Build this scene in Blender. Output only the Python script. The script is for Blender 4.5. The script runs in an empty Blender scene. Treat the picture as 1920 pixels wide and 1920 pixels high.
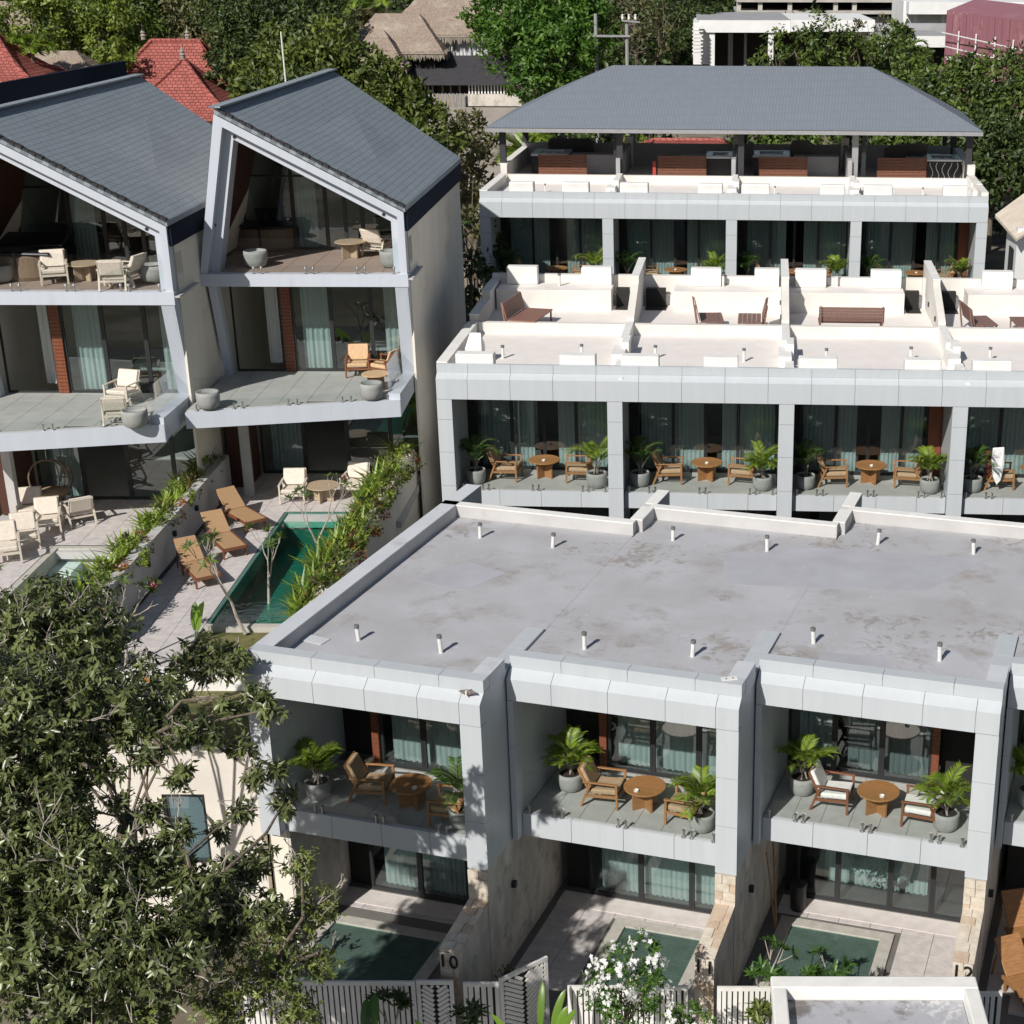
import bpy, math, random
import numpy as np
from mathutils import Matrix, Vector
from math import sin, cos, pi, radians
random.seed(7); RNG = np.random.default_rng(7)
sc = bpy.context.scene
COL = sc.collection
# ------------------------------------------------------------------ camera
H, F, PITCH, ROLL, PX, PY = 20.5, 2959.0, .3709, -.0021, 1286.7, 1040.1
cam = bpy.data.objects.new('camera', bpy.data.cameras.new('camera')); COL.objects.link(cam)
cam.data.sensor_width = 36; cam.data.lens = 36 * F / 1920
cam.data.shift_x = -(PX - 960) / 1920; cam.data.shift_y = (PY - 960) / 1920
cam.data.clip_end = 3000; cam.data.clip_start = .5
cam.matrix_world = Matrix.Translation((0, 0, H)) @ Matrix.Rotation(pi/2 - PITCH, 4, 'X') @ Matrix.Rotation(-ROLL, 4, 'Z')
sc.camera = cam
_R = cam.matrix_world.to_3x3()
def ray(px, py): return _R @ Vector(((px - PX) / F, -(py - PY) / F, -1))
def atY(px, py, Y):
    r = ray(px, py); return Vector((0, 0, H)) + r * (Y / r.y)
def atZ(px, py, z):
    r = ray(px, py); return Vector((0, 0, H)) + r * ((z - H) / r.z)
# ------------------------------------------------------------------ light
SUN_EL, SUN_AZ = radians(37), radians(241)      # azimuth the light comes from, seen from +x anticlockwise
w = bpy.data.worlds.new('World'); sc.world = w; w.use_nodes = True
nt = w.node_tree; sky = nt.nodes.new('ShaderNodeTexSky'); sky.sky_type = 'NISHITA'; sky.sun_disc = False
sky.sun_elevation = SUN_EL; sky.sun_rotation = pi/2 - SUN_AZ
nt.links.new(sky.outputs[0], nt.nodes['Background'].inputs[0]); nt.nodes['Background'].inputs[1].default_value = .055
sun = bpy.data.objects.new('sun', bpy.data.lights.new('sun', 'SUN')); COL.objects.link(sun)
sun.data.energy = 4.9; sun.data.angle = radians(.5); sun.data.color = (1, .955, .89)
sun.rotation_euler = Vector((cos(SUN_AZ)*cos(SUN_EL), sin(SUN_AZ)*cos(SUN_EL), sin(SUN_EL))).to_track_quat('Z', 'Y').to_euler()
sc.view_settings.view_transform = 'Standard'; sc.view_settings.look = 'None'; sc.view_settings.exposure = 0
sc.view_settings.gamma = 1; sc.view_settings.use_curve_mapping = False
sc.render.resolution_x = sc.render.resolution_y = 1024
# ------------------------------------------------------------------ materials
MATS = {}
def mat(name, c1, c2=None, scale=3., rough=.6, bump=0., bscale=None, metal=0., detail=5, spec=.5, streak=None, contrast=(.35, .65), c3=None, s3=.6, t3=(.55, .7), st3=False, c4=None, s4=9., t4=(.6, .64)):
    m = bpy.data.materials.new(name); m.use_nodes = True; MATS[name] = m
    n, l = m.node_tree.nodes, m.node_tree.links; b = n['Principled BSDF']
    b.inputs['Roughness'].default_value = rough; b.inputs['Metallic'].default_value = metal; b.inputs['Specular IOR Level'].default_value = spec
    tc = n.new('ShaderNodeTexCoord'); mp = n.new('ShaderNodeMapping'); l.new(tc.outputs['Object'], mp.inputs[0])
    if streak: mp.inputs['Scale'].default_value = streak
    if c2 is None: c2 = tuple(x * .86 for x in c1)
    nz = n.new('ShaderNodeTexNoise'); nz.inputs['Scale'].default_value = scale; nz.inputs['Detail'].default_value = detail; nz.inputs['Roughness'].default_value = .6
    l.new(mp.outputs[0], nz.inputs[0])
    r = n.new('ShaderNodeValToRGB'); r.color_ramp.elements[0].position, r.color_ramp.elements[1].position = contrast
    r.color_ramp.elements[0].color = (*c2, 1); r.color_ramp.elements[1].color = (*c1, 1); l.new(nz.outputs[0], r.inputs[0])
    out = r.outputs[0]
    if c3:
        z = n.new('ShaderNodeTexNoise'); z.inputs['Scale'].default_value = s3; z.inputs['Detail'].default_value = 7; z.inputs['Roughness'].default_value = .65
        l.new((mp if st3 else tc).outputs[0 if st3 else 'Object'], z.inputs[0])
        r3 = n.new('ShaderNodeValToRGB'); r3.color_ramp.elements[0].position, r3.color_ramp.elements[1].position = t3
        r3.color_ramp.elements[0].color = (0, 0, 0, 1); r3.color_ramp.elements[1].color = (1, 1, 1, 1); l.new(z.outputs[0], r3.inputs[0])
        mx = n.new('ShaderNodeMixRGB'); l.new(r3.outputs[0], mx.inputs[0]); l.new(out, mx.inputs[1]); mx.inputs[2].default_value = (*c3, 1); out = mx.outputs[0]
    if c4:      # small scuffs and specks, stretched by a warped noise
        z = n.new('ShaderNodeTexNoise'); z.inputs['Scale'].default_value = s4; z.inputs['Detail'].default_value = 3; z.inputs['Distortion'].default_value = 1.5; l.new(tc.outputs['Object'], z.inputs[0])
        z2 = n.new('ShaderNodeTexNoise'); z2.inputs['Scale'].default_value = s4*.13; z2.inputs['Detail'].default_value = 2; l.new(tc.outputs['Object'], z2.inputs[0])
        mu = n.new('ShaderNodeMath'); mu.operation = 'MULTIPLY'; l.new(z.outputs[0], mu.inputs[0]); l.new(z2.outputs[0], mu.inputs[1]); m2 = n.new('ShaderNodeMath'); m2.operation = 'MULTIPLY'; m2.inputs[1].default_value = 2.; l.new(mu.outputs[0], m2.inputs[0])
        r4 = n.new('ShaderNodeValToRGB'); r4.color_ramp.elements[0].position, r4.color_ramp.elements[1].position = t4; r4.color_ramp.elements[0].color = (0, 0, 0, 1); r4.color_ramp.elements[1].color = (1, 1, 1, 1); l.new(m2.outputs[0], r4.inputs[0])
        mx = n.new('ShaderNodeMixRGB'); l.new(r4.outputs[0], mx.inputs[0]); l.new(out, mx.inputs[1]); mx.inputs[2].default_value = (*c4, 1); out = mx.outputs[0]
    l.new(out, b.inputs['Base Color'])
    if bump:
        bz = n.new('ShaderNodeTexNoise'); bz.inputs['Scale'].default_value = bscale or scale * 4; bz.inputs['Detail'].default_value = 4; l.new(mp.outputs[0], bz.inputs[0])
        bp = n.new('ShaderNodeBump'); bp.inputs['Strength'].default_value = bump; bp.inputs['Distance'].default_value = .02
        l.new(bz.outputs[0], bp.inputs['Height']); l.new(bp.outputs[0], b.inputs['Normal'])
    return m
def brickmat(name, c1, c2, cm, bw, bh, mortar=.01, bump=.6, rough=.75, rot=None, dist=.02, mixf=.55):
    m = mat(name, c1, c2, 2.5, rough); n, l = m.node_tree.nodes, m.node_tree.links; b = n['Principled BSDF']
    uv = n.new('ShaderNodeUVMap'); br = n.new('ShaderNodeTexBrick'); l.new(uv.outputs[0], br.inputs[0])
    br.inputs['Scale'].default_value = 1; br.inputs['Brick Width'].default_value = bw; br.inputs['Row Height'].default_value = bh
    br.inputs['Mortar Size'].default_value = mortar; br.inputs['Mortar Smooth'].default_value = .3
    br.inputs['Color1'].default_value = (*c1, 1); br.inputs['Color2'].default_value = (*c2, 1); br.inputs['Mortar'].default_value = (*cm, 1)
    ns = next(x for x in n if x.type == 'TEX_NOISE')
    mx = n.new('ShaderNodeMixRGB'); mx.blend_type = 'MULTIPLY'; mx.inputs[0].default_value = mixf
    cr = n.new('ShaderNodeValToRGB'); cr.color_ramp.elements[0].color = (.55, .55, .55, 1); cr.color_ramp.elements[0].position = .3; cr.color_ramp.elements[1].position = .65; l.new(ns.outputs[0], cr.inputs[0])
    l.new(br.outputs[0], mx.inputs[1]); l.new(cr.outputs[0], mx.inputs[2]); l.new(mx.outputs[0], b.inputs['Base Color'])
    bp = n.new('ShaderNodeBump'); bp.inputs['Strength'].default_value = bump; bp.inputs['Distance'].default_value = dist; bp.invert = True
    l.new(br.outputs['Fac'], bp.inputs['Height']); l.new(bp.outputs[0], b.inputs['Normal'])
    return m
def leafmat(name, c1, c2, rough=.45, trans=.25, ct=None):
    m = bpy.data.materials.new(name); m.use_nodes = True; MATS[name] = m
    n, l = m.node_tree.nodes, m.node_tree.links; b = n['Principled BSDF']; b.inputs['Roughness'].default_value = rough
    a = n.new('ShaderNodeAttribute'); a.attribute_name = 'tint'
    r = n.new('ShaderNodeValToRGB'); r.color_ramp.elements[0].color = (*c2, 1); r.color_ramp.elements[1].color = (*c1, 1); r.color_ramp.elements[1].position = .97
    if ct:
        e = r.color_ramp.elements.new(.985); e.color = (*ct, 1)
    l.new(a.outputs['Fac'], r.inputs[0]); l.new(r.outputs[0], b.inputs['Base Color'])
    t = n.new('ShaderNodeBsdfTranslucent'); mx = n.new('ShaderNodeMixShader'); mx.inputs[0].default_value = trans
    hs = n.new('ShaderNodeHueSaturation'); hs.inputs['Value'].default_value = 1.6; l.new(r.outputs[0], hs.inputs['Color']); l.new(hs.outputs[0], t.inputs[0])
    l.new(b.outputs[0], mx.inputs[1]); l.new(t.outputs[0], mx.inputs[2]); l.new(mx.outputs[0], n['Material Output'].inputs[0])
    return m
def schlick(n, l, f0, normal=None):
    lw = n.new('ShaderNodeLayerWeight'); lw.inputs[0].default_value = .5
    if normal: l.new(normal, lw.inputs['Normal'])
    p = n.new('ShaderNodeMath'); p.operation = 'POWER'; l.new(lw.outputs['Facing'], p.inputs[0]); p.inputs[1].default_value = 4.
    a = n.new('ShaderNodeMath'); a.operation = 'MULTIPLY_ADD'; l.new(p.outputs[0], a.inputs[0]); a.inputs[1].default_value = 1-f0; a.inputs[2].default_value = f0
    return a.outputs[0]
def glassmat(name, tint, f0=.05, rough=.0, boost=1.):
    m = bpy.data.materials.new(name); m.use_nodes = True; MATS[name] = m
    n, l = m.node_tree.nodes, m.node_tree.links; n.remove(n['Principled BSDF'])
    t = n.new('ShaderNodeBsdfTransparent'); t.inputs[0].default_value = (*tint, 1)
    g = n.new('ShaderNodeBsdfGlossy'); g.inputs['Roughness'].default_value = rough; g.inputs[0].default_value = (boost, boost, boost, 1)
    mx = n.new('ShaderNodeMixShader')
    l.new(schlick(n, l, f0), mx.inputs[0]); l.new(t.outputs[0], mx.inputs[1]); l.new(g.outputs[0], mx.inputs[2]); l.new(mx.outputs[0], n['Material Output'].inputs[0])
    return m
mat('cladding', (.50, .53, .555), (.465, .497, .523), 1.2, .42, 0, contrast=(.3, .7), c3=(.42, .44, .45), s3=1.3, t3=(.60, .9), streak=(3, 3, .3), st3=True)
mat('villa_cladding', (.53, .565, .63), (.49, .525, .59), 1.0, .38, contrast=(.3, .7), c3=(.42, .44, .48), s3=1.2, t3=(.58, .85), streak=(3, 3, .3), st3=True)
mat('joint', (.20, .20, .20), None, 5, .8)
mat('coping', (.58, .60, .63), (.53, .55, .58), 1.5, .6, .1, c3=(.36, .37, .38), s3=1.1, t3=(.58, .8))
mat('white_paint', (.80, .79, .76), (.72, .71, .68), 2, .7, .15, c3=(.55, .53, .50), s3=.9, t3=(.62, .85))
mat('cream_render', (.71, .685, .64), (.65, .625, .58), 1.3, .85, .2, c3=(.54, .51, .47), s3=.5, t3=(.6, .85))
mat('pale_roof', (.79, .745, .71), (.74, .695, .66), 1.6, .85, .2, c3=(.65, .60, .565), s3=.7, t3=(.58, .8))
mat('membrane', (.455, .46, .49), (.385, .38, .39), .55, .75, .15, bscale=14, contrast=(.36, .64), c3=(.33, .31, .30), s3=.8, t3=(.53, .68), c4=(.30, .28, .265), s4=3.2, t4=(.66, .84))
mat('dirty_membrane', (.44, .45, .48), (.36, .36, .39), .9, .7, .15, bscale=14, c3=(.17, .155, .15), s3=1.0, t3=(.5, .6), c4=(.55, .55, .56), s4=5., t4=(.66, .8))
mat('membrane_patch', (.43, .43, .475), (.37, .37, .40), .9, .7, .1, bscale=14)
mat('grey_render', (.52, .51, .50), (.45, .44, .43), 1.2, .85, .2, c3=(.30, .29, .28), s3=.8, t3=(.6, .8))
mat('villa_render', (.78, .73, .64), (.70, .65, .56), .8, .9, .25, c3=(.55, .49, .41), s3=.45, t3=(.55, .75), streak=(1, 1, .4))
mat('sunlit_render', (.74, .69, .62), (.66, .61, .55), 1.3, .85, .2, c3=(.5, .47, .43), s3=.6, t3=(.6, .85))
mat('dark_metal', (.022, .024, .026), None, 6, .45)
mat('post_grey', (.035, .035, .04), None, 6, .5)
mat('pale_post', (.30, .30, .31), None, 6, .6)
mat('steel', (.62, .62, .62), None, 6, .28, metal=.9)
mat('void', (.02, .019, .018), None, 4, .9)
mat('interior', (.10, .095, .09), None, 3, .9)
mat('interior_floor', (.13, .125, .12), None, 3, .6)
mat('balcony_tile', (.44, .445, .425), (.38, .39, .37), 2.2, .7, .1, c3=(.31, .32, .305), s3=1.3, t3=(.55, .8))
mat('light_paving', (.60, .56, .545), (.48, .445, .435), 4.5, .8, .2, c3=(.38, .35, .34), s3=1.4, t3=(.58, .8))
mat('grout', (.17, .16, .15), None, 5, .9)
mat('edge_stone', (.66, .61, .585), None, 4, .8)
mat('deck_wood', (.40, .31, .265), (.32, .24, .205), 3, .6, .1, streak=(1, 12, 1))
mat('timber', (.23, .068, .028), (.14, .042, .018), 3, .5, .1, streak=(14, 14, .8))
mat('dark_timber', (.085, .032, .018), (.055, .02, .012), 3, .55, .1, streak=(14, 14, .8))
mat('screen_wood', (.19, .075, .04), (.13, .05, .027), 4, .6, .1, streak=(2, 12, 2))
mat('teak', (.36, .185, .075), (.27, .125, .048), 3, .5, .05, streak=(10, 2, 10))
mat('red_teak', (.22, .085, .04), (.16, .06, .028), 3, .5, .05, streak=(10, 2, 10))
mat('table_top', (.40, .205, .08), (.28, .135, .05), 4, .45, .05, streak=(1.5, 14, 1))
mat('tan_cushion', (.42, .30, .185), None, 12, .95, .2)
mat('tan_leather', (.62, .42, .24), None, 12, .8, .1)
mat('white_cushion', (.78, .77, .74), None, 12, .95, .2)
mat('cream_cushion', (.74, .66, .57), None, 12, .95, .2)
mat('cream_frame', (.62, .56, .47), None, 8, .6)
mat('driftwood', (.46, .36, .25), (.34, .26, .18), 4, .7, .1, streak=(2, 12, 2))
mat('rattan', (.46, .29, .155), (.34, .205, .105), 40, .75, .5, bscale=60)
mat('concrete_pot', (.33, .335, .32), (.27, .275, .265), 6, .85, .25)
mat('soil', (.03, .022, .015), None, 20, 1, .5)
mat('wicker', (.24, .17, .115), (.16, .11, .075), 14, .8, .5, streak=(1, 1, 6))
mat('black_vinyl', (.012, .012, .016), None, 5, .35)
mat('tub_shell', (.62, .68, .74), None, 4, .25)
mat('bench_wood', (.23, .135, .11), (.17, .095, .077), 4, .6, .1, streak=(2, 12, 2))
mat('bench_rust', (.29, .15, .11), (.21, .10, .075), 4, .6, .1, streak=(2, 12, 2))
mat('pipe', (.72, .72, .70), None, 8, .5)
mat('pipe_cap', (.16, .16, .16), None, 8, .7)
mat('navy_flashing', (.014, .02, .036), None, 2, .9, spec=.1)
mat('stone_a', (.58, .47, .36), (.44, .33, .235), 5, .85, .5, c3=(.30, .25, .2), s3=2.5, t3=(.55, .75))
mat('stone_b', (.64, .58, .50), (.50, .43, .34), 5, .85, .5)
mat('stone_wall', (.64, .59, .53), (.46, .42, .375), 1.7, .9, .9, bscale=6, streak=(1.3, 1.3, .6), contrast=(.38, .6), c3=(.27, .25, .225), s3=1.7, t3=(.55, .72))
mat('sealed_stone', (.30, .285, .265), (.17, .16, .15), 3, .8, .3)
mat('pool_tile', (.09, .20, .17), (.05, .14, .12), 1.2, .6)
mat('pool_tile_pale', (.55, .68, .64), (.48, .60, .56), 1.2, .6)
mat('pool_coping', (.50, .48, .43), (.42, .40, .36), 5, .8, .2)
mat('fence_slat', (.74, .72, .69), (.66, .64, .61), 3, .7)
mat('number_black', (.01, .01, .01), None, 5, .5)
mat('ground', (.15, .12, .085), (.055, .06, .03), .25, 1, .5, bscale=3, c3=(.22, .19, .15), s3=.08, t3=(.5, .6))
mat('yard_soil', (.10, .075, .05), (.05, .045, .025), 2, 1, .6)
mat('road_dirt', (.30, .27, .24), (.24, .21, .18), .6, .95, .3)
mat('asphalt', (.06, .06, .062), None, 3, .95, .3)
mat('dry_grass', (.20, .17, .07), (.11, .11, .035), 4, 1, .6, c3=(.06, .08, .02), s3=1.5, t3=(.5, .6))
mat('thatch', (.36, .29, .235), (.19, .145, .115), 3.5, 1, .9, bscale=9, streak=(4, 4, 1), c3=(.42, .36, .30), s3=.5, t3=(.5, .7))
mat('dark_shingle', (.050, .048, .052), (.034, .033, .038), 3, .9, .5)
mat('far_white', (.78, .78, .78), (.70, .70, .69), 1, .7)
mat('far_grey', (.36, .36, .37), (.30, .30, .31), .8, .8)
mat('cream_roof', (.66, .58, .48), (.56, .49, .40), 2, .8, .2)
mat('pink_sheet', (.34, .145, .175), (.29, .12, .145), .8, .7, .2, streak=(6, 6, .3), c3=(.5, .25, .27), s3=.6, t3=(.55, .75))
mat('white_cloth', (.66, .66, .68), (.5, .5, .53), 1.5, .9, streak=(4, 4, .4))
mat('bark', (.21, .17, .13), (.10, .08, .06), 6, .95, .8, streak=(3, 3, .6))
mat('pale_bark', (.42, .38, .33), (.26, .23, .19), 6, .9, .5, streak=(3, 3, .6))
mat('finial', (.36, .33, .28), (.2, .18, .15), 8, .9, .4)
mat('towel', (.82, .82, .82), None, 8, .95, .3)
mat('red_cloth', (.16, .03, .025), None, 8, .95)
mat('bird_grey', (.22, .18, .17), (.10, .09, .09), 20, .8)
mat('concrete', (.46, .44, .41), (.36, .34, .31), 1.5, .9, .2)
mat('red_paint', (.45, .05, .04), None, 8, .6)
mat('lamp_glass', (.8, .8, .78), None, 8, .4)
brickmat('shingle_grey', (.27, .31, .345), (.25, .288, .322), (.16, .185, .21), .42, .2, .012, .5, mixf=.25)
brickmat('shingle_hip', (.17, .195, .23), (.162, .187, .22), (.13, .15, .178), .14, .6, .012, .25, mixf=.10)
brickmat('tile_red', (.43, .125, .10), (.34, .095, .075), (.16, .03, .025), .34, .26, .022, 1., dist=.05)
brickmat('brick_red', (.40, .12, .04), (.30, .08, .025), (.10, .05, .03), .3, .11, .014, .8)
leafmat('leaf_mango', (.20, .235, .085), (.022, .036, .012), .34, .2, ct=(.45, .18, .03))
leafmat('leaf_mango_light', (.26, .30, .08), (.045, .075, .016), .4, .3, ct=(.35, .20, .04))
leafmat('leaf_bright', (.12, .225, .028), (.028, .085, .008), .5, .3)
leafmat('leaf_bright_olive', (.26, .33, .05), (.05, .09, .015), .5, .3)
leafmat('leaf_forest', (.14, .205, .035), (.022, .045, .010), .5, .25)
leafmat('leaf_mid', (.17, .21, .035), (.030, .055, .010), .5, .25)
leafmat('leaf_dark', (.085, .125, .028), (.014, .03, .008), .5, .2)
leafmat('leaf_olive', (.17, .16, .06), (.05, .055, .022), .6, .2)
leafmat('leaf_palm', (.30, .40, .045), (.06, .14, .018), .4, .35)
leafmat('leaf_palm_dark', (.09, .18, .03), (.02, .06, .012), .4, .3)
leafmat('leaf_strap', (.34, .44, .06), (.08, .15, .02), .4, .35)
leafmat('leaf_banana', (.22, .36, .045), (.12, .22, .03), .35, .4)
leafmat('leaf_frangi', (.15, .21, .045), (.045, .085, .022), .4, .25, ct=(.4, .35, .05))
leafmat('leaf_red', (.46, .17, .08), (.14, .10, .03), .5, .3)
leafmat('petal_white', (.86, .86, .84), (.74, .74, .72), .6, .3)
leafmat('petal_pink', (.75, .22, .32), (.55, .12, .22), .6, .3)
leafmat('twig', (.34, .30, .25), (.14, .12, .09), .9, .0)
glassmat('window_glass', (.72, .79, .79), .085)
glassmat('clear_glass', (.955, .97, .967), .012)
def water(name, tint):
    m = bpy.data.materials.new(name); m.use_nodes = True; MATS[name] = m
    n, l = m.node_tree.nodes, m.node_tree.links; n.remove(n['Principled BSDF'])
    t = n.new('ShaderNodeBsdfTransparent'); t.inputs[0].default_value = (*tint, 1); g = n.new('ShaderNodeBsdfGlossy'); g.inputs[1].default_value = .02
    mx = n.new('ShaderNodeMixShader')
    z = n.new('ShaderNodeTexNoise'); z.inputs['Scale'].default_value = 5; z.inputs['Detail'].default_value = 3; bp = n.new('ShaderNodeBump'); bp.inputs['Strength'].default_value = .25; bp.inputs['Distance'].default_value = .03
    tc = n.new('ShaderNodeTexCoord'); l.new(tc.outputs['Object'], z.inputs[0])
    l.new(z.outputs[0], bp.inputs['Height']); l.new(bp.outputs[0], g.inputs['Normal'])
    l.new(schlick(n, l, .03, bp.outputs[0]), mx.inputs[0]); l.new(t.outputs[0], mx.inputs[1]); l.new(g.outputs[0], mx.inputs[2]); l.new(mx.outputs[0], n['Material Output'].inputs[0])
water('pool_water', (.35, .80, .70)); water('plunge_water', (.70, .80, .77)); brickmat('plunge_tile', (.20, .245, .225), (.17, .21, .19), (.13, .16, .145), .2, .1, .006, .2); brickmat('pool_tile_deep', (.04, .22, .18), (.032, .18, .15), (.025, .13, .11), .3, .15, .01, .2)
def curtmat(name, c, tr):
    m = bpy.data.materials.new(name); m.use_nodes = True; MATS[name] = m
    n, l = m.node_tree.nodes, m.node_tree.links; b = n['Principled BSDF']; b.inputs['Base Color'].default_value = (*c, 1); b.inputs['Roughness'].default_value = .95
curtmat('sheer', (.76, .77, .74), 0); curtmat('grey_curtain', (.36, .36, .36), 0)
# ------------------------------------------------------------------ mesh helpers
def wpos(o):
    p = Vector((0, 0, 0))
    while o: p += o.location; o = o.parent
    return p
LOCAL = set()
def offset(p):      # parts of a LOCAL thing are built round its own origin, parts of the others in world coordinates
    r = p
    while r and r.parent: r = r.parent
    return Vector((0, 0, 0)) if (r is None or r.name in LOCAL) else wpos(p)
class MB:
    def __init__(s, M=None): s.v = []; s.f = []; s.M = M or Matrix(); s.uv = {}
    def add(s, vs, fs):
        k = len(s.v); s.v += [s.M @ Vector(p) for p in vs]; s.f += [tuple(i + k for i in f) for f in fs]; return s
    def box(s, x0, x1, y0, y1, z0, z1):
        if x0 > x1: x0, x1 = x1, x0
        if y0 > y1: y0, y1 = y1, y0
        if z0 > z1: z0, z1 = z1, z0
        return s.add([(x0,y0,z0),(x1,y0,z0),(x1,y1,z0),(x0,y1,z0),(x0,y0,z1),(x1,y0,z1),(x1,y1,z1),(x0,y1,z1)],
                     [(0,3,2,1),(4,5,6,7),(0,1,5,4),(1,2,6,5),(2,3,7,6),(3,0,4,7)])
    def hexa(s, b, t):      # four bottom points anticlockwise, four top points
        return s.add(list(b) + list(t), [(3,2,1,0),(4,5,6,7),(0,1,5,4),(1,2,6,5),(2,3,7,6),(3,0,4,7)])
    def prismx(s, prof, x0, x1):   # profile of (y,z) swept along x
        n = len(prof); vs = [(x0, y, z) for y, z in prof] + [(x1, y, z) for y, z in prof]
        return s.add(vs, [tuple(range(n)), tuple(range(2*n-1, n-1, -1))] + [(i, i+n, (i+1) % n + n, (i+1) % n) for i in range(n)])
    def prismz(s, poly, z0, z1):
        n = len(poly); vs = [(x, y, z0) for x, y in poly] + [(x, y, z1) for x, y in poly]
        return s.add(vs, [tuple(range(n-1, -1, -1)), tuple(range(n, 2*n))] + [(i, (i+1) % n, (i+1) % n + n, i+n) for i in range(n)])
    def quad(s, *p): return s.add(p, [tuple(range(len(p)))])
    def tube(s, a, b, r0, r1=None, n=8, cap=True):
        r1 = r0 if r1 is None else r1; a, b = Vector(a), Vector(b); d = (b - a)
        if d.length < 1e-6: return s
        d.normalize(); u = d.orthogonal().normalized(); v = d.cross(u)
        vs = [a + (u*cos(t) + v*sin(t))*r0 for t in [2*pi*i/n for i in range(n)]] + [b + (u*cos(t) + v*sin(t))*r1 for t in [2*pi*i/n for i in range(n)]]
        fs = [(i, (i+1) % n, (i+1) % n + n, i+n) for i in range(n)]
        if cap: fs += [tuple(range(n-1, -1, -1)), tuple(range(n, 2*n))]
        return s.add(vs, fs)
    def bar(s, a, b, w, h):    # rectangular bar from a to b
        a, b = Vector(a), Vector(b); d = (b-a).normalized(); u = d.cross(Vector((0, 0, 1)))
        u = Vector((1, 0, 0)) if u.length < .01 else u.normalized(); v = u.cross(d); u, v = u*w/2, v*h/2
        return s.hexa([a-u-v, a+u-v, b+u-v, b-u-v], [a-u+v, a+u+v, b+u+v, b-u+v])
    def lathe(s, prof, c=(0, 0, 0), n=20, cap=False):
        vs = []; fs = []
        for r, z in prof: vs += [(c[0]+r*cos(2*pi*i/n), c[1]+r*sin(2*pi*i/n), c[2]+z) for i in range(n)]
        for k in range(len(prof)-1): fs += [(k*n+i, k*n+(i+1) % n, (k+1)*n+(i+1) % n, (k+1)*n+i) for i in range(n)]
        if cap: fs += [tuple(range(n-1, -1, -1)), tuple(range((len(prof)-1)*n, len(prof)*n))]
        return s.add(vs, fs)
    def build(s, name, m, parent=None, smooth=False, bevel=0, label=None, kind=None, uvplane=None):
        off = offset(parent)
        me = bpy.data.meshes.new(name); me.from_pydata([p - off for p in s.v], [], s.f); me.materials.append(MATS[m])
        if smooth: me.shade_smooth()
        if uvplane:
            O, U, V = [Vector(q) for q in uvplane]; ul = me.uv_layers.new(name='UVMap')
            for lp in me.loops:
                q = me.vertices[lp.vertex_index].co + off - O; ul.data[lp.index].uv = (q.dot(U), q.dot(V))
        me.update(); o = bpy.data.objects.new(name, me); COL.objects.link(o)
        if parent: o.parent = parent
        if bevel:
            b = o.modifiers.new('bevel', 'BEVEL'); b.width = bevel; b.segments = 2; b.limit_method = 'ANGLE'
        if label: o['label'] = label
        if kind: o['kind'] = kind
        return o
def T(name, label, cat, loc=(0, 0, 0), rz=0, group=None, local=False):
    o = bpy.data.objects.new(name, None); COL.objects.link(o); o.location = loc; o.rotation_euler = (0, 0, rz if local else 0)
    if local: LOCAL.add(o.name)
    o['label'] = label; o['category'] = cat; o.empty_display_size = .2
    if group: o['group'] = group
    return o
def tag(o, label, cat, group=None):
    o['label'] = label; o['category'] = cat
    if group: o['group'] = group
    return o
def recenter(o):     # move a top-level mesh's origin to its lowest middle
    me = o.data; co = [v.co for v in me.vertices]; c = Vector((sum(p.x for p in co)/len(co), sum(p.y for p in co)/len(co), min(p.z for p in co)))
    me.transform(Matrix.Translation(-c)); o.location = c; return o
def dup(root, loc, rz, label=None, group=None, scale=None):
    r = root.copy(); COL.objects.link(r); r.location = loc; r.rotation_euler = (0, 0, rz)
    if scale: r.scale = (scale,)*3 if not isinstance(scale, tuple) else scale
    if label: r['label'] = label
    if group: r['group'] = group
    for ch in list(root.children):
        c = ch.copy(); COL.objects.link(c); c.parent = r
        for g in list(ch.children):
            d = g.copy(); COL.objects.link(d); d.parent = c
    return r
def place(root, first, loc, rz, label, group=None, scale=None):
    if not first.get(root.name):
        first[root.name] = 1; root.location = loc; root.rotation_euler = (0, 0, rz); root['label'] = label
        if group: root['group'] = group
        if scale: root.scale = (scale,)*3
        return root
    return dup(root, loc, rz, label, group, scale)
FIRST = {}
def struct(mb, name, m, **k): o = mb.build(name, m, kind='structure', **k); return o
def leaves(name, pos, d, nrm, L, W, tint, m, parent=None, curl=.12):
    pos = np.asarray(pos, float); n = len(pos); d = np.asarray(d, float); nrm = np.asarray(nrm, float)
    d = d / (np.linalg.norm(d, axis=1, keepdims=True) + 1e-9); sd = np.cross(d, nrm); sd /= (np.linalg.norm(sd, axis=1, keepdims=True) + 1e-9); up = np.cross(sd, d)
    L = np.asarray(L).reshape(-1, 1) * np.ones((n, 1)); W = np.asarray(W).reshape(-1, 1) * np.ones((n, 1))
    V = np.stack([pos, pos + d*L*.42 + sd*W*.5, pos + d*L - up*L*curl, pos + d*L*.42 - sd*W*.5, pos + d*L*.5 - up*W*.22], 1).reshape(-1, 3)
    b = np.arange(n)[:, None] * 5; fc = np.concatenate([b + np.array([0, 4, 2, 1]), b + np.array([0, 3, 2, 4])], 1).reshape(-1)
    return npmesh(name, V, fc, 4, np.repeat(tint, 2), m, parent)
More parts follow.
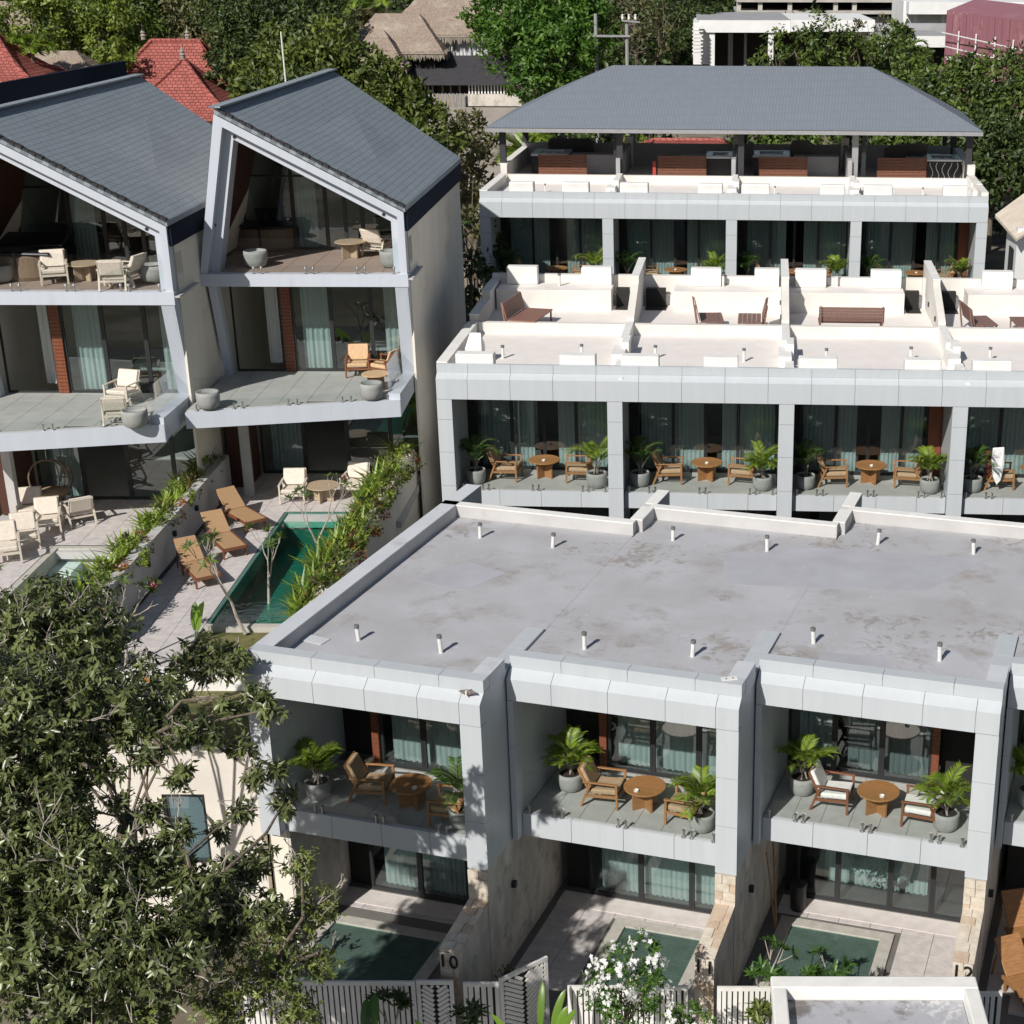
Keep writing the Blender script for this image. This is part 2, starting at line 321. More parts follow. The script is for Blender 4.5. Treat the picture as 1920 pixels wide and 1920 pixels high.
def npmesh(name, V, loops, k, tint, m, parent=None):
    off = np.array(offset(parent))
    me = bpy.data.meshes.new(name); nf = len(loops)//k
    me.vertices.add(len(V)); me.vertices.foreach_set('co', (V-off).astype(np.float32).ravel())
    me.loops.add(len(loops)); me.loops.foreach_set('vertex_index', loops.astype(np.int32))
    me.polygons.add(nf); me.polygons.foreach_set('loop_start', np.arange(nf, dtype=np.int32)*k); me.polygons.foreach_set('loop_total', np.full(nf, k, dtype=np.int32))
    a = me.attributes.new('tint', 'FLOAT', 'FACE'); a.data.foreach_set('value', np.asarray(tint, np.float32))
    me.update(calc_edges=True); me.validate(); me.materials.append(MATS[m])
    o = bpy.data.objects.new(name, me); COL.objects.link(o)
    if parent: o.parent = parent
    if parent and name not in ('palm_frond', 'leaf', 'f'): o['kind'] = 'stuff'
    return o
def unit(n):
    v = RNG.normal(size=(n, 3)); return v / np.linalg.norm(v, axis=1, keepdims=True)
def branches(mb, p, d, L, r, depth, tips, spread=.7, nb=(2, 3), shrink=.72, up=.15, rs=random):
    q = p + d*L; mid = p + d*L*.5 + Vector((rs.uniform(-1, 1), rs.uniform(-1, 1), rs.uniform(-1, 1)))*L*.07
    mb.tube(p, mid, r, r*.85, 6, False); mb.tube(mid, q, r*.85, r*.68, 6, False)
    if depth == 0: tips.append((q, d)); return
    for i in range(rs.randint(*nb)):
        nd = (d + Vector((rs.uniform(-1, 1), rs.uniform(-1, 1), rs.uniform(-.6, 1)))*spread + Vector((0, 0, up))).normalized()
        branches(mb, q, nd, L*shrink*rs.uniform(.8, 1.15), r*.66, depth-1, tips, spread, nb, shrink, up, rs)
# ------------------------------------------------------------------ frames of the building rows
AA = -.285
def MA(i):  # local frame of unit i of the front row: x along facade (0 = right jamb), y inwards, z up
    return Matrix.Translation((-4.4502 + 5.0505*cos(-.0311)*i, 27.7187 + 5.0505*sin(-.0311)*i, 0)) @ Matrix.Rotation(AA, 4, 'Z')
def MR(x, y, a): return Matrix.Translation((x, y, 0)) @ Matrix.Rotation(a, 4, 'Z')
MBR = MR(-6.8668, 44.607, -.0463); MCR = MR(-7.9733, 64.579, -.0554)
# ------------------------------------------------------------------ the ground
def gz(x, y):
    b = 0 if y < 60 else min((y-60)/22, 1)*5.2
    return -.35 + b + (0 if y < 95 else (y-95)*.030) + (0 if y < 260 else (y-260)*.05)
g = MB(); ys = [-60, -20, 0, 10, 20, 30, 40, 50, 60, 66, 72, 82, 95, 120, 150, 200, 260, 330, 420, 600, 900]; xs = [-700, -400, -200, -120, -60, -30, 0, 30, 60, 120, 200, 400, 700]
g.add([(x, y, gz(x, y)) for y in ys for x in xs], [(j*13+i, j*13+i+1, (j+1)*13+i+1, (j+1)*13+i) for j in range(len(ys)-1) for i in range(12)])
struct(g, 'ground', 'ground')
# street in front of the gates
struct(MB().box(-40, 40, 8, 24.2, -.6, -.12), 'road', 'asphalt')
struct(MB().box(-40, 40, 24.2, 25.2, -.6, -.0), 'pavement', 'light_paving')
# ------------------------------------------------------------------ shared builders
def panel_gap(lst, g=.010): return [(a + g/2, b - g/2) for a, b in zip(lst[:-1], lst[1:])]
CURT = [0]
def curtain(M, u0, u1, z0, z1, v, label, m='sheer', group='sheer curtains behind the glass doors', amp=.035, wl=.13):
    n = max(8, int((u1-u0)/wl*8)); vs = []; ph = random.random()*6
    for i in range(n+1):
        u = u0 + (u1-u0)*i/n; a = amp*(.7+.3*sin(i*.37+ph))
        y = v + a*sin(2*pi*(u-u0)/wl + .6*sin(u*7+ph))
        vs += [(u, y, z0), (u + .01*sin(i), v + (y-v)*.7, z1)]
    mb = MB(M).add(vs, [(2*i, 2*i+2, 2*i+3, 2*i+1) for i in range(n)])
    o = mb.build('curtain', m, smooth=True); recenter(o); tag(o, label, 'curtain', group); return o
def window_wall(bld, M, splits, z0, z1, v, fw=.05, thick=None, openings=(), mat_='dark_metal'):
    for k, (a, b) in enumerate(zip(splits[:-1], splits[1:])):
        a += .002; b -= .002
        f = MB(M).box(a, a+fw, v, v+.07, z0, z1).box(b-fw, b, v, v+.07, z0, z1).box(a+fw, b-fw, v, v+.07, z0, z0+fw*1.4).box(a+fw, b-fw, v, v+.07, z1-fw*1.2, z1)
        o = f.build('window', mat_, bld)
        if k not in openings:
            MB(M).box(a+fw, b-fw, v+.03, v+.042, z0+fw*1.4, z1-fw*1.2).build('pane', 'window_glass', o)
def balustrade(bld, M, u0, u1, v, z, h=1.02, pairs=3, side=True):
    n = pairs; o = MB(M).box(u0, u1, v, v+.012, z+.05, z+h).build('glass_balustrade', 'clear_glass', bld)
    us = [u0+.12] + [u0 + (u1-u0)*(k+.5 + s*.06 + .04)/(n+.0) for k in range(n) for s in (-1, 1)] + [u1-.10]
    for u in us:
        MB(M).lathe([(.055, 0), (.055, .012), (.024, .02), (.024, .15), (.038, .155), (.038, .185), (0, .188)], (u, v-.01, z), 10).build('spigot', 'steel', o)
    return o
def armchair(name='armchair', frame='teak', cush='tan_cushion', w=.68, slats=True):
    t = T(name, 'x', 'armchair'); h = w/2
    for s in (-1, 1):
        MB().bar((.34, s*h, 0), (.33, s*h, .58), .05, .05).build('leg', frame, t)
        MB().bar((-.46, s*h, 0), (-.24, s*h, .56), .05, .05).build('leg', frame, t)
        MB().box(-.40, .37, s*h-.035, s*h+.035, .575, .605).build('armrest', frame, t, bevel=.01)
    f = MB().bar((-.36, -h, .27), (.335, -h, .30), .03, .06).bar((-.36, h, .27), (.335, h, .30), .03, .06).box(.31, .35, -h, h, .24, .30).bar((-.36, -h, .26), (-.36, h, .26), .04, .05)
    f.bar((-.26, -h+.03, .34), (-.50, -h+.03, .86), .035, .05).bar((-.26, h-.03, .34), (-.50, h-.03, .86), .035, .05).bar((-.50, -h+.02, .85), (-.50, h-.02, .85), .03, .07)
    f.build('frame', frame, t)
    if slats:
        for k in range(4): MB().bar((-.26-.055*k, -h+.05, .42+.12*k-.05), (-.26-.055*k, h-.05, .42+.12*k-.05), .02, .055).build('slat', frame, t)
    q = h-.04
    MB().hexa([(-.27, -q, .29), (.33, -q, .32), (.33, q, .32), (-.27, q, .29)], [(-.27, -q, .41), (.35, -q, .45), (.35, q, .45), (-.27, q, .41)]).build('seat_cushion', cush, t, bevel=.035)
    MB().hexa([(-.34, -q, .42), (-.20, -q, .44), (-.20, q, .44), (-.34, q, .42)], [(-.53, -q, .86), (-.41, -q, .90), (-.41, q, .90), (-.53, q, .86)]).build('back_cushion', cush, t, bevel=.035)
    return t
def round_table(name='round_table', top='table_top', base='teak', r=.45, h=.52):
    t = T(name, 'x', 'table')
    o = MB().lathe([(0, h-.035), (r-.02, h-.035), (r, h-.028), (r, h-.006), (r-.01, h), (0, h)], n=36).build('table_top', top, t)
    for a in (.5, .5+pi/2):
        m = Matrix.Rotation(a, 4, 'Z')
        MB(m).box(-r*.66, r*.66, -.022, .022, 0, h-.037).build('base_board', base, t)
    return t
def ashtray(loc, label):
    o = MB().lathe([(0, 0), (.05, 0), (.055, .035), (.045, .035), (.04, .01), (0, .01)], n=14).build('ashtray', 'white_paint'); o.location = loc; tag(o, label, 'ashtray', 'small white ashtrays on the balcony tables')
def pot_mesh(t, r=.28, h=.42, m='concrete_pot', soil=True):
    MB().lathe([(0, 0), (r*.62, 0), (r*.85, h*.12), (r*.98, h*.45), (r, h*.8), (r*.97, h), (r*.86, h), (r*.86, h*.86), (0, h*.86)], n=26).build('pot', m, t, smooth=True)
    if soil: MB().lathe([(0, h*.885), (r*.85, h*.875)], n=18).build('soil', 'soil', t)
def frond(name, Lf, m, t, z0, seedk, droop=.9, nl=22, lw=.035, ll=.3, az=0, el=1.1, base=(0, 0)):
    rs = np.random.default_rng(seedk); P = []; D = []; N = []; LL = []; TT = []
    pts = []; p = np.array([base[0], base[1], z0]); ang = el; n = 14; d0 = np.array([cos(az), sin(az), 0])
    for i in range(n+1):
        pts.append(p.copy()); dv = d0*cos(ang) + np.array([0, 0, sin(ang)]); p = p + dv*Lf/n; ang -= droop*1.8*(i/n)/n*1.4 + .02
    pts = np.array(pts); side = np.array([-sin(az), cos(az), 0])
    for i in range(nl):
        s = .25 + .75*i/nl; k = s*n; a = int(min(k, n-1)); q = pts[a] + (pts[a+1]-pts[a])*(k-a); tg = pts[a+1]-pts[a]; tg /= np.linalg.norm(tg)
        up = np.cross(side, tg)
        for sg in (-1, 1):
            dv = tg*.75 + sg*side*.8 + up*.18 + rs.normal(size=3)*.06; P.append(q); D.append(dv); N.append(up*.8+side*sg*-.3); LL.append(ll*(1-.55*abs(s-.45)**1.2)*rs.uniform(.85, 1.1)); TT.append(rs.uniform(.15, .95))
    o = leaves('palm_frond', P, D, N, LL, lw, np.array(TT), m, t, curl=.18)
    mb = MB()
    for i in range(0, n, 2): mb.tube(pts[i], pts[i+2] if i+2 <= n else pts[n], .011*(1-i/n*.6), .009*(1-i/n*.6), 4, False)
    mb.build('rib', 'twig', o); return o
def potted_palm(k, m='leaf_palm', n=20, Lf=.78, name='potted_palm', r=.28, h=.42):
    t = T(name, 'x', 'potted palm'); pot_mesh(t, r, h)
    rs = random.Random(k); st = MB()
    for j in range(4): st.tube((rs.uniform(-.08, .08), rs.uniform(-.08, .08), h*.85), (rs.uniform(-.12, .12), rs.uniform(-.12, .12), h+.32), .018, .012, 6)
    st.build('stem', 'pale_bark', t)
    for j in range(n):
        frond('f', Lf*rs.uniform(.75, 1.12), m, t, h+rs.uniform(.05, .35), k*31+j, droop=rs.uniform(.7, 1.5), az=2.4*j + rs.uniform(-.35, .35), el=rs.uniform(.85, 1.5), ll=.27, lw=.03, nl=26, base=(rs.uniform(-.06, .06), rs.uniform(-.06, .06)))
    return t
CH_TEAK = armchair('armchair'); CH_WHITE = armchair('armchair', 'red_teak', 'white_cushion'); CH_CREAM = armchair('armchair', 'cream_frame', 'cream_cushion', .72); CH_TAN = armchair('armchair', 'red_teak', 'tan_leather', .70, False)
TB_TEAK = round_table(); TB_DRIFT = round_table('round_table', 'driftwood', 'driftwood', .5, .5); TB_TAN = round_table('round_table', 'tan_leather', 'teak', .42, .5)
PALMS = [potted_palm(1), potted_palm(2), potted_palm(3, 'leaf_palm_dark', 12, .9), potted_palm(4, n=10, Lf=1.1)]
for k, nme in () and ((CH_TEAK, 'c1'), (CH_WHITE, 'c2'), (CH_CREAM, 'c3'), (CH_TAN, 'c4'), (TB_TEAK, 't1'), (TB_DRIFT, 't2'), (TB_TAN, 't3'), *[(p, 'p%d' % i) for i, p in enumerate(PALMS)]): FIRST[id(k)] = 0
class Pl:      # places a prototype the first time, copies it afterwards
    def __init__(s): s.used = set()
    def __call__(s, root, loc, rz, label, group=None, scale=None):
        if root.name not in s.used:
            s.used.add(root.name); root.location = loc; root.rotation_euler = (0, 0, rz); root['label'] = label
            if group: root['group'] = group
            if scale: root.scale = (scale,)*3
            return root
        return dup(root, loc, rz, label, group, scale)
PL = Pl()
def L(M, u, v, z): return tuple(M @ Vector((u, v, z)))
# ------------------------------------------------------------------ FRONT ROW (stepped units, numbers 10 to 13)
WORD = ['leftmost', 'second', 'third', 'rightmost']
bA = T('terrace_building', 'nearest white building with stepped balconies under one wide grey flat roof', 'building', (-4.45, 30, 0))
ZL, ZF, ZB = 6.13, 3.33, 2.83
for i in range(4):
    M = MA(i); L0 = -4.74 if i == 0 else -4.41; UL = -4.29; UR = .45
    # core behind the cladding
    c = MB(M)
    c.box(L0+.01, UR-.01, .22, .50, ZL+.01, 6.9); c.box(L0+.012, UL-.012, .012, .2, 2.86, ZL+.3) ; c.box(.012, UR-.012, .012, .2, 2.87, ZL+.3)
    c.box(L0+.01, UR-.01, .012, .22, ZL+.02, 6.55); c.build('frame_core', 'joint', bA)
    # fascia panels with the sloped top
    prof = [(0, ZL), (0, 6.60), (.22, 6.77), (.22, 6.80), (.20, 6.80), (.012, 6.63), (.012, ZL)]
    prof = [(0, ZL), (.30, ZL), (.30, 6.77), (.22, 6.77), (0, 6.60)]
    cuts = [L0, -3.45, -2.25, -1.05, -.02, UR] if i else [L0, -4.2, -3.2, -2.05, -.9, .0, UR]
    for a, b in panel_gap(cuts): MB(M).prismx(prof, a, b).build('fascia_panel', 'cladding', bA)
    for a, b in panel_gap([L0, -3.3, -1.9, -.5, UR]): MB(M).box(a, b, .215, .52, 6.775, 7.03).build('coping_panel', 'cladding', bA)
    # columns
    for a, b in panel_gap([2.85, 3.95, 5.05, ZL-.008]):
        MB(M).box(.0, UR, 0, .22, a, b).build('column_panel', 'cladding', bA)
        MB(M).box(L0, UL, 0, .22, a + (0 if i else -.0), b).build('column_panel', 'cladding', bA)
    # side walls of the unit
    for a, b in panel_gap([.225, 1.3, 2.4, 3.5]): MB(M).box(.05, UR-.004, a, b, 2.85, 6.76).build('side_panel', 'cladding', bA)
    MB(M).box(L0+.004, UL-.004, .225, 9.6, 2.85, 6.66).build('side_wall', 'cladding', bA)
    MB(M).box(.06, UR-.01, 3.51, 9.6, 2.85, 6.66).build('side_wall', 'cladding', bA)
    # balcony slab and floor
    for a, b in panel_gap([UL+.003, -3.2, -2.05, -.95, .0]): MB(M).box(a, b, .27, .40, ZB, ZF+.03).build('slab_panel', 'cladding', bA)
    MB(M).box(UL+.003, -.003, .41, 2.62, ZB, ZF-.006).build('balcony_slab', 'grey_render', bA)
    fl = MB(M).box(UL+.003, -.003, .405, 2.6, ZF-.004, ZF).build('balcony_floor', 'grout', bA)
    for a, b in panel_gap([UL+.01, -3.69, -3.09, -2.49, -1.89, -1.29, -.69, -.01], .012):
        for p, q in panel_gap([.42, 1.14, 1.86, 2.58], .012): MB(M).box(a, b, p, q, ZF-.002, ZF+.008).build('floor_tile', 'balcony_tile', fl)
    MB(M).box(UL, 0, .3, 2.6, ZL+.03, ZL+.2).build('ceiling', 'grey_render', bA)
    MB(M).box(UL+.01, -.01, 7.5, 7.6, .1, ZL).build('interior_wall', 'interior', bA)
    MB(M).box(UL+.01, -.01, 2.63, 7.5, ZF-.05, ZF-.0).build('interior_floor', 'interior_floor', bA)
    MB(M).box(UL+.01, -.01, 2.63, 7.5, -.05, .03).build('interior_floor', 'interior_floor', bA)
    balustrade(bA, M, UL+.02, -.02, .33, ZF+.03)
    # timber lined nook and the glass doors behind the balcony
    left = i < 2
    n0, n1 = (UL, -3.35) if left else (-.95, 0)
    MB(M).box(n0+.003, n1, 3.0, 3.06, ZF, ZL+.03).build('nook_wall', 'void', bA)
    pa = (-3.35, -3.20) if left else (-1.10, -.95)
    pil = MB(M).box(pa[0], pa[1], 2.55, 2.72, ZF, ZL+.02).build('brick_pillar', 'joint', bA)
    for k in range(26): MB(M).box(pa[0]-.006, pa[1]+.006, 2.535, 2.60, ZF+.015+k*.106, ZF+.015+k*.106+.09).build('brick', 'timber', pil)
    if left: sp = [-3.19, -2.15, -1.1, -.003]
    else: sp = [UL+.003, -3.25, -2.2, -1.11]
    window_wall(bA, M, sp, ZF+.02, ZL+.02, 2.62, .06)
    if left: cs = [(-3.05, -.1)]
    else: cs = [(UL+.2, -3.3), (-3.0, -1.2)]
    for q, (a, b) in enumerate(cs):
        curtain(M, a, b, ZF+.03, ZL, 2.95, '%s curtain behind the upper glass doors of the %s front unit' % (('pale full width', 'grey')[q], WORD[i]), 'grey_curtain' if (i == 2 and q == 1) else 'sheer')
    # ground floor
    MB(M).box(UL, 0, 2.6, 2.9, ZB-.25, ZB-.003).build('beam', 'dark_metal', bA)
    window_wall(bA, M, [-3.7, -2.45, -1.25, -.003] if i != 2 else [-4.0, -3.05, -1.85, -.9, -.003], .02, ZB-.26, 2.62, .06)
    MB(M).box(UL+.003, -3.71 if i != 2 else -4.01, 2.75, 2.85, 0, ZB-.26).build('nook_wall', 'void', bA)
    curtain(M, -3.5, -.2 if i == 1 else -1.1, .03, ZB-.27, 3.45 if i == 2 else 2.95, 'sheer curtain behind the garden doors of the %s front unit' % WORD[i], 'sheer')
    MB(M).box(UL, -.0, 2.62, 2.70, ZB-.002, ZF-.012).build('beam', 'dark_metal', bA)
    # roof
    vfr = .53
    MB(M).box(L0+.005, UR-.006, vfr, 9.58, 6.45, 6.70).build('roof', 'membrane', bA)
    if i < 3: MB(M).box(UR-.006, UR+.035, 1.7, 9.5, 6.45, 6.695).build('roof_joint', 'membrane', bA)
    MB(M).box(L0, UR, 9.585, 9.84, 6.4, 7.00).build('rear_parapet', 'grey_render', bA)
    MB(M).box(L0, UR, 9.58, 9.85, 7.0, 7.03).build('coping', 'white_paint', bA)
    if i == 0:
        MB(M).box(L0, L0+.42, .525, 11.2, 6.40, 7.00).build('side_parapet', 'grey_render', bA)
        MB(M).box(L0, L0+.42, .525, 11.2, 7.0, 7.03).build('coping', 'coping', bA)
    else:
        MB(M).box(L0-.2, L0+.12, 8.62, 9.58, 6.40, 7.0).build('side_parapet', 'grey_render', bA)
        MB(M).box(L0-.2, L0+.12, 9.86, 10.95, 6.0, 7.0).build('side_parapet', 'grey_render', bA)
        MB(M).box(L0-.2, L0+.12, 8.62, 9.578, 7.001, 7.033).build('coping', 'white_paint', bA); MB(M).box(L0-.2, L0+.12, 9.852, 10.95, 7.001, 7.033).build('coping', 'white_paint', bA)
    MB(M).box(.08, UR, .525, 1.30, 6.6, 7.028).build('side_parapet', 'coping', bA)
    MB(M).box(L0, UR, 9.59, 9.83, 0, 6.39).build('rear_wall', 'grey_render', bA)
def pipe(bld, x, y, z, h=.3, name='vent_pipe', r=.045, lean=0):
    o = MB().tube((x, y, z-.02), (x+lean, y, z+h), r, r, 10).build(name, 'pipe', bld, smooth=False); MB().lathe([(0, .05), (r*1.25, .05), (r*1.25, -.02), (r, -.02)], (x+lean, y, z+h), 10).build('cap', 'pipe_cap', o)
for k, (x, y) in enumerate([(-6.92, 30.44), (-5.09, 29.83), (-2.12, 30.03), (.13, 29.67), (2.69, 30.35), (5.22, 29.49), (-5.11, 36.61), (-3.26, 35.95), (-.33, 36.45), (1.96, 35.73), (4.7, 36.22), (6.95, 35.58)]): pipe(bA, x, y, 6.70, .31+.05*((k*7) % 4)/3, lean=random.uniform(-.03, .03))
for pts in ([(.9, 33.6), (5.4, 33.2), (7.2, 35.2), (3.2, 36.0), (.9, 35.6)], [(-6.4, 33.8), (-5.0, 33.2), (-4.2, 34.3), (-5.2, 35.0)], [(2.6, 28.9), (4.3, 28.5), (4.1, 29.7), (2.8, 29.9)]):
    MB().prismz(pts, 6.701, 6.704).build('repair_patch', 'membrane_patch', bA)
# loose things on the near roof
o = MB(Matrix.Translation((0, 0, 0))).box(-.26, .26, -.16, .16, 0, .012).build('board', 'coping'); o.location = atZ(592, 1200, 6.706); o.rotation_euler = (.0, .0, -.45); tag(o, 'thin pale board lying flat on the near roof by its left corner', 'board')
o = MB().box(-.16, .16, -.075, .075, 0, .012).build('switch_plate', 'white_paint'); o.location = atZ(1368, 1273, 7.04); o.rotation_euler = (0, 0, .25)
tag(o, 'white plate with two dark holes lying on the near roof edge', 'plate')
for s in (-.07, .07): hh = MB().lathe([(0, .014), (.022, .014), (.022, .013)], (s, 0, 0), 10).build('hole', 'void'); hh.parent = o
mb = MB(); rs = random.Random(9)
for k in range(70):
    p = MA(rs.randrange(4)) @ Vector((rs.uniform(-4.2, .2), rs.uniform(.7, 9.3), 6.706)); a = rs.uniform(0, 6.3); r_ = rs.uniform(.012, .035)
    mb.add([p+Vector((r_*cos(a+q), r_*sin(a+q)*.6, 0)) for q in (0, 1.7, 3.0, 4.4)] + [p+Vector((0, 0, .008))], [(0, 1, 4), (1, 2, 4), (2, 3, 4), (3, 0, 4), (3, 2, 1, 0)])
o = mb.build('roof_debris', 'coping', kind='stuff')
# the dove on the ledge
def bird():
    t = T('dove', 'grey brown dove resting on the sloped ledge above the leftmost balcony', 'bird', atZ(880, 1300, 6.72) + Vector((-.02, -.10, .0)), -.55, local=True)
    mb = MB(); prof = [(-.15, .035, .045), (-.10, .05, .05), (-.03, .085, .065), (.04, .09, .075), (.10, .06, .085), (.14, .045, .10), (.17, .038, .105), (.195, .02, .10)]
    n = 10; vs = []; fs = []
    for x, rr, z in prof: vs += [(x, rr*.75*cos(2*pi*k/n), z + rr*.7*sin(2*pi*k/n)) for k in range(n)]
    for j in range(len(prof)-1): fs += [(j*n+k, j*n+(k+1) % n, (j+1)*n+(k+1) % n, (j+1)*n+k) for k in range(n)]
    fs += [tuple(range(n-1, -1, -1)), tuple(range((len(prof)-1)*n, len(prof)*n))]; mb.add(vs, fs); mb.build('body', 'bird_grey', t, smooth=True)
    for s in (-1, 1): MB().hexa([(.05, s*.05, .05), (.05, s*.075, .06), (-.2, s*.03, .05), (-.2, s*.015, .04)], [(.05, s*.045, .12), (.05, s*.06, .12), (-.2, s*.025, .06), (-.2, s*.01, .06)]).build('wing', 'bird_grey', t)
    MB().tube((.19, 0, .10), (.225, 0, .093), .009, .002, 6).build('beak', 'dark_metal', t)
    for s in (-1, 1): MB().tube((.03, s*.025, .03), (.04, s*.025, -.02), .006, .006, 5).build('leg', 'red_paint', t)
    MB().box(.0, .03, -.068, .068, .03, .128).build('neck_band', 'white_paint', t)
bird()
# furniture of the front row:  (palm, chair, table, chair, palm) positions in each unit's own frame
G = 'items on the front row balconies'
side = ['left', 'right']
for i in range(4):
    M = MA(i); n = WORD[i]; ch = CH_WHITE if i == 2 else CH_TEAK; z = ZF+.01
    d = {2: 'white cushioned', }.get(i, 'tan cushioned')
    if i == 3: PL(PALMS[0], L(M, -3.85, 1.15, z), 1, 'potted palm on the balcony cut off at the right edge of the nearest row', 'potted palms'); continue
    PL(PALMS[(0, 1, 0)[i]], L(M, (-3.85, -3.68, -3.72)[i], (.95, 1.55, 1.55)[i], z), (1, .3, 2)[i], '%s potted palm at the left side of the %s near balcony' % (('big shaded', 'bushy', 'round headed')[i], n), 'potted palms')
    PL(PALMS[(2, 1, 1)[i]], L(M, (-.42, -.50, -.55)[i], (.75, .75, .95)[i], z), (3, 2.2, 4)[i], '%s potted palm at the right side of the %s near balcony' % (('dark', 'bright spreading', 'full')[i], n), 'potted palms')
    PL(ch, L(M, (-2.72, -2.78, -2.95)[i], (1.32, 1.30, 1.25)[i], z), AA + (.15, .05, .0)[i], 'left %s wooden armchair on the %s near balcony' % (d, n), 'wooden armchairs on the balconies')
    PL(ch, L(M, (-.78, -.92, -1.10)[i], (.92, 1.05, 1.12)[i], z), AA + pi + (.1, -.05, 0)[i], 'right %s wooden armchair on the %s near balcony' % (d, n), 'wooden armchairs on the balconies')
    PL(TB_TEAK, L(M, (-1.78, -1.90, -2.02)[i], (1.22, 1.28, 1.22)[i], z), AA + .3, 'round teak table on the %s near balcony' % n, 'round balcony tables')
    ashtray(L(M, (-1.62, -2.0, -1.9)[i], (1.05, 1.0, .98)[i], z+.52), 'ashtray on the round table of the %s near balcony' % n)
# ------------------------------------------------------------------ MIDDLE and REAR ROWS
def row(bld, M, n, zl, bay=5.0, bw=4.56, back=11.0, tag_='middle', floors=2, zg=None, timber_right=None, rightcol=True):
    zf = zl-2.92; zb = zf-.45; UE = n*bay + .0
    end = n*bay + (0 if rightcol else 0); cuts = [-.44]
    MB(M).box(-.43, end-.01, .02, .29, zl+.02, zl+.58).box(-.43, end-.01, .23, .33, zl+.581, zl+.985).build('frame_core', 'joint', bld)
    prof = [(0, zl), (.30, zl), (.30, zl+.75), (.22, zl+.75), (0, zl+.60)]
    c = [-.44, 0.48]; 
    while c[-1] + 1.32 < end - .3: c.append(c[-1] + 1.25 if abs(c[-1]) > 0 else 1.7)
    c.append(end)
    for a, b in panel_gap(c): MB(M).prismx(prof, a, b).build('fascia_panel', 'cladding', bld)
    for a, b in panel_gap(c): MB(M).box(a, b, .215, .34, zl+.755, zl+1.0).build('coping_panel', 'cladding', bld)
    MB(M).box(-.44, end, .345, back, zl+.02, zl+.64).build('roof', 'pale_roof', bld)
    for i in range(n+1):
        a, b = (-.44, 0) if i == 0 else (i*bay-.44, i*bay)
        MB(M).box(a+.012, b-.012, .012, .2, zb-.28, zl+.3).build('frame_core', 'joint', bld)
        for p, q in panel_gap([zb-.30, zf+.25, zf+1.3, zf+2.3, zl-.008]): MB(M).box(a, b, 0, .22, p, q).build('column_panel', 'cladding', bld)
        MB(M).box(a+.02, b-.02, .225, back-.2, zg if zg is not None else zb-3, zl+.01).build('side_wall', 'cladding' if i < n else 'cladding', bld)
    for i in range(n):
        u0, u1 = i*bay+.003, i*bay+bw-.003
        for a, b in panel_gap([u0, u0+1.25, u0+2.5, u0+3.7, u1]): MB(M).box(a, b, .27, .40, zb, zf+.03).build('slab_panel', 'cladding', bld)
        MB(M).box(u0, u1, .41, 2.42, zb, zf-.006).build('balcony_slab', 'grey_render', bld)
        MB(M).box(u0, u1, .405, 2.4, zf-.005, zf).build('balcony_floor', 'balcony_tile', bld)
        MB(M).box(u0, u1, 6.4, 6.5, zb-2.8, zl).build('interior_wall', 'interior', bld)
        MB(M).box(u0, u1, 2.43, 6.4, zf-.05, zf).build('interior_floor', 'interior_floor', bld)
        balustrade(bld, M, u0+.02, u1-.02, .33, zf+.03)
        if timber_right and i in timber_right:
            MB(M).box(u1-.40, u1-.002, 2.3, 2.42, zf, zl).build('timber_panel', 'timber', bld); e1 = u1-.41
        else: e1 = u1
        sp = [u0+.25, u0+1.35, u0+2.35, u0+3.35, e1]
        window_wall(bld, M, sp, zf+.02, zl-.02, 2.42, .05)
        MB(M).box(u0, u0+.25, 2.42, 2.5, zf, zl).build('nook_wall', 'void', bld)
        gap = (u0+2.3, u0+2.85) if i % 2 else (u0+2.0, u0+2.75)
        nm = ['leftmost', 'second', 'third', 'fourth', 'fifth'][i]
        curtain(M, u0+.35, gap[0], zf+.03, zl-.03, 2.72, 'left curtain behind the doors of the %s %s row balcony' % (nm, tag_))
        curtain(M, gap[1], e1-.08, zf+.03, zl-.03, 2.72, 'right curtain behind the doors of the %s %s row balcony' % (nm, tag_))
        if floors == 2 and zg is not None:
            window_wall(bld, M, [u0, u0+1.5, u0+3.0, u1], zg, zb-.01, 2.42, .06)
            MB(M).box(u0, u1, 6.4, 6.5, zg, zb).build('interior_wall', 'interior', bld)
        h = zf+.005; right_v = (1.02, .95, .95, .95)[i % 4]
        pls = [(PALMS[2], .42), (CH_TEAK, 1.3), (TB_TEAK, 2.42), (CH_TEAK, 3.5), (PALMS[3] if i == 0 else PALMS[1 if i == 1 else 0], 4.12)]
        vp = (1.05, 1.55, 1.75, 1.55, .85)
        for q, ((pr, u), v) in enumerate(zip(pls, vp)):
            lb = ['potted palm at the left end of the %s %s row balcony', 'left wooden armchair on the %s %s row balcony', 'round wooden table on the %s %s row balcony', 'right wooden armchair on the %s %s row balcony', 'potted palm at the right end of the %s %s row balcony'][q] % (nm, tag_)
            rz = {1: .0, 3: pi}.get(q, i*1.3+q) + (-.0463 if q in (1, 3) else 0) + random.uniform(-.12, .12)
            PL(pr, L(M, i*bay+u, v, h), rz, lb, ['potted palms', 'wooden armchairs on the balconies', 'round balcony tables', 'wooden armchairs on the balconies', 'potted palms'][q], 1.08 if q in (1, 2, 3) else (1.05 if pr is not PALMS[3] else 1.12))
        ashtray(L(M, i*bay+2.42, 1.6, h+.562), 'ashtray on the round table of the %s %s row balcony' % (nm, tag_))
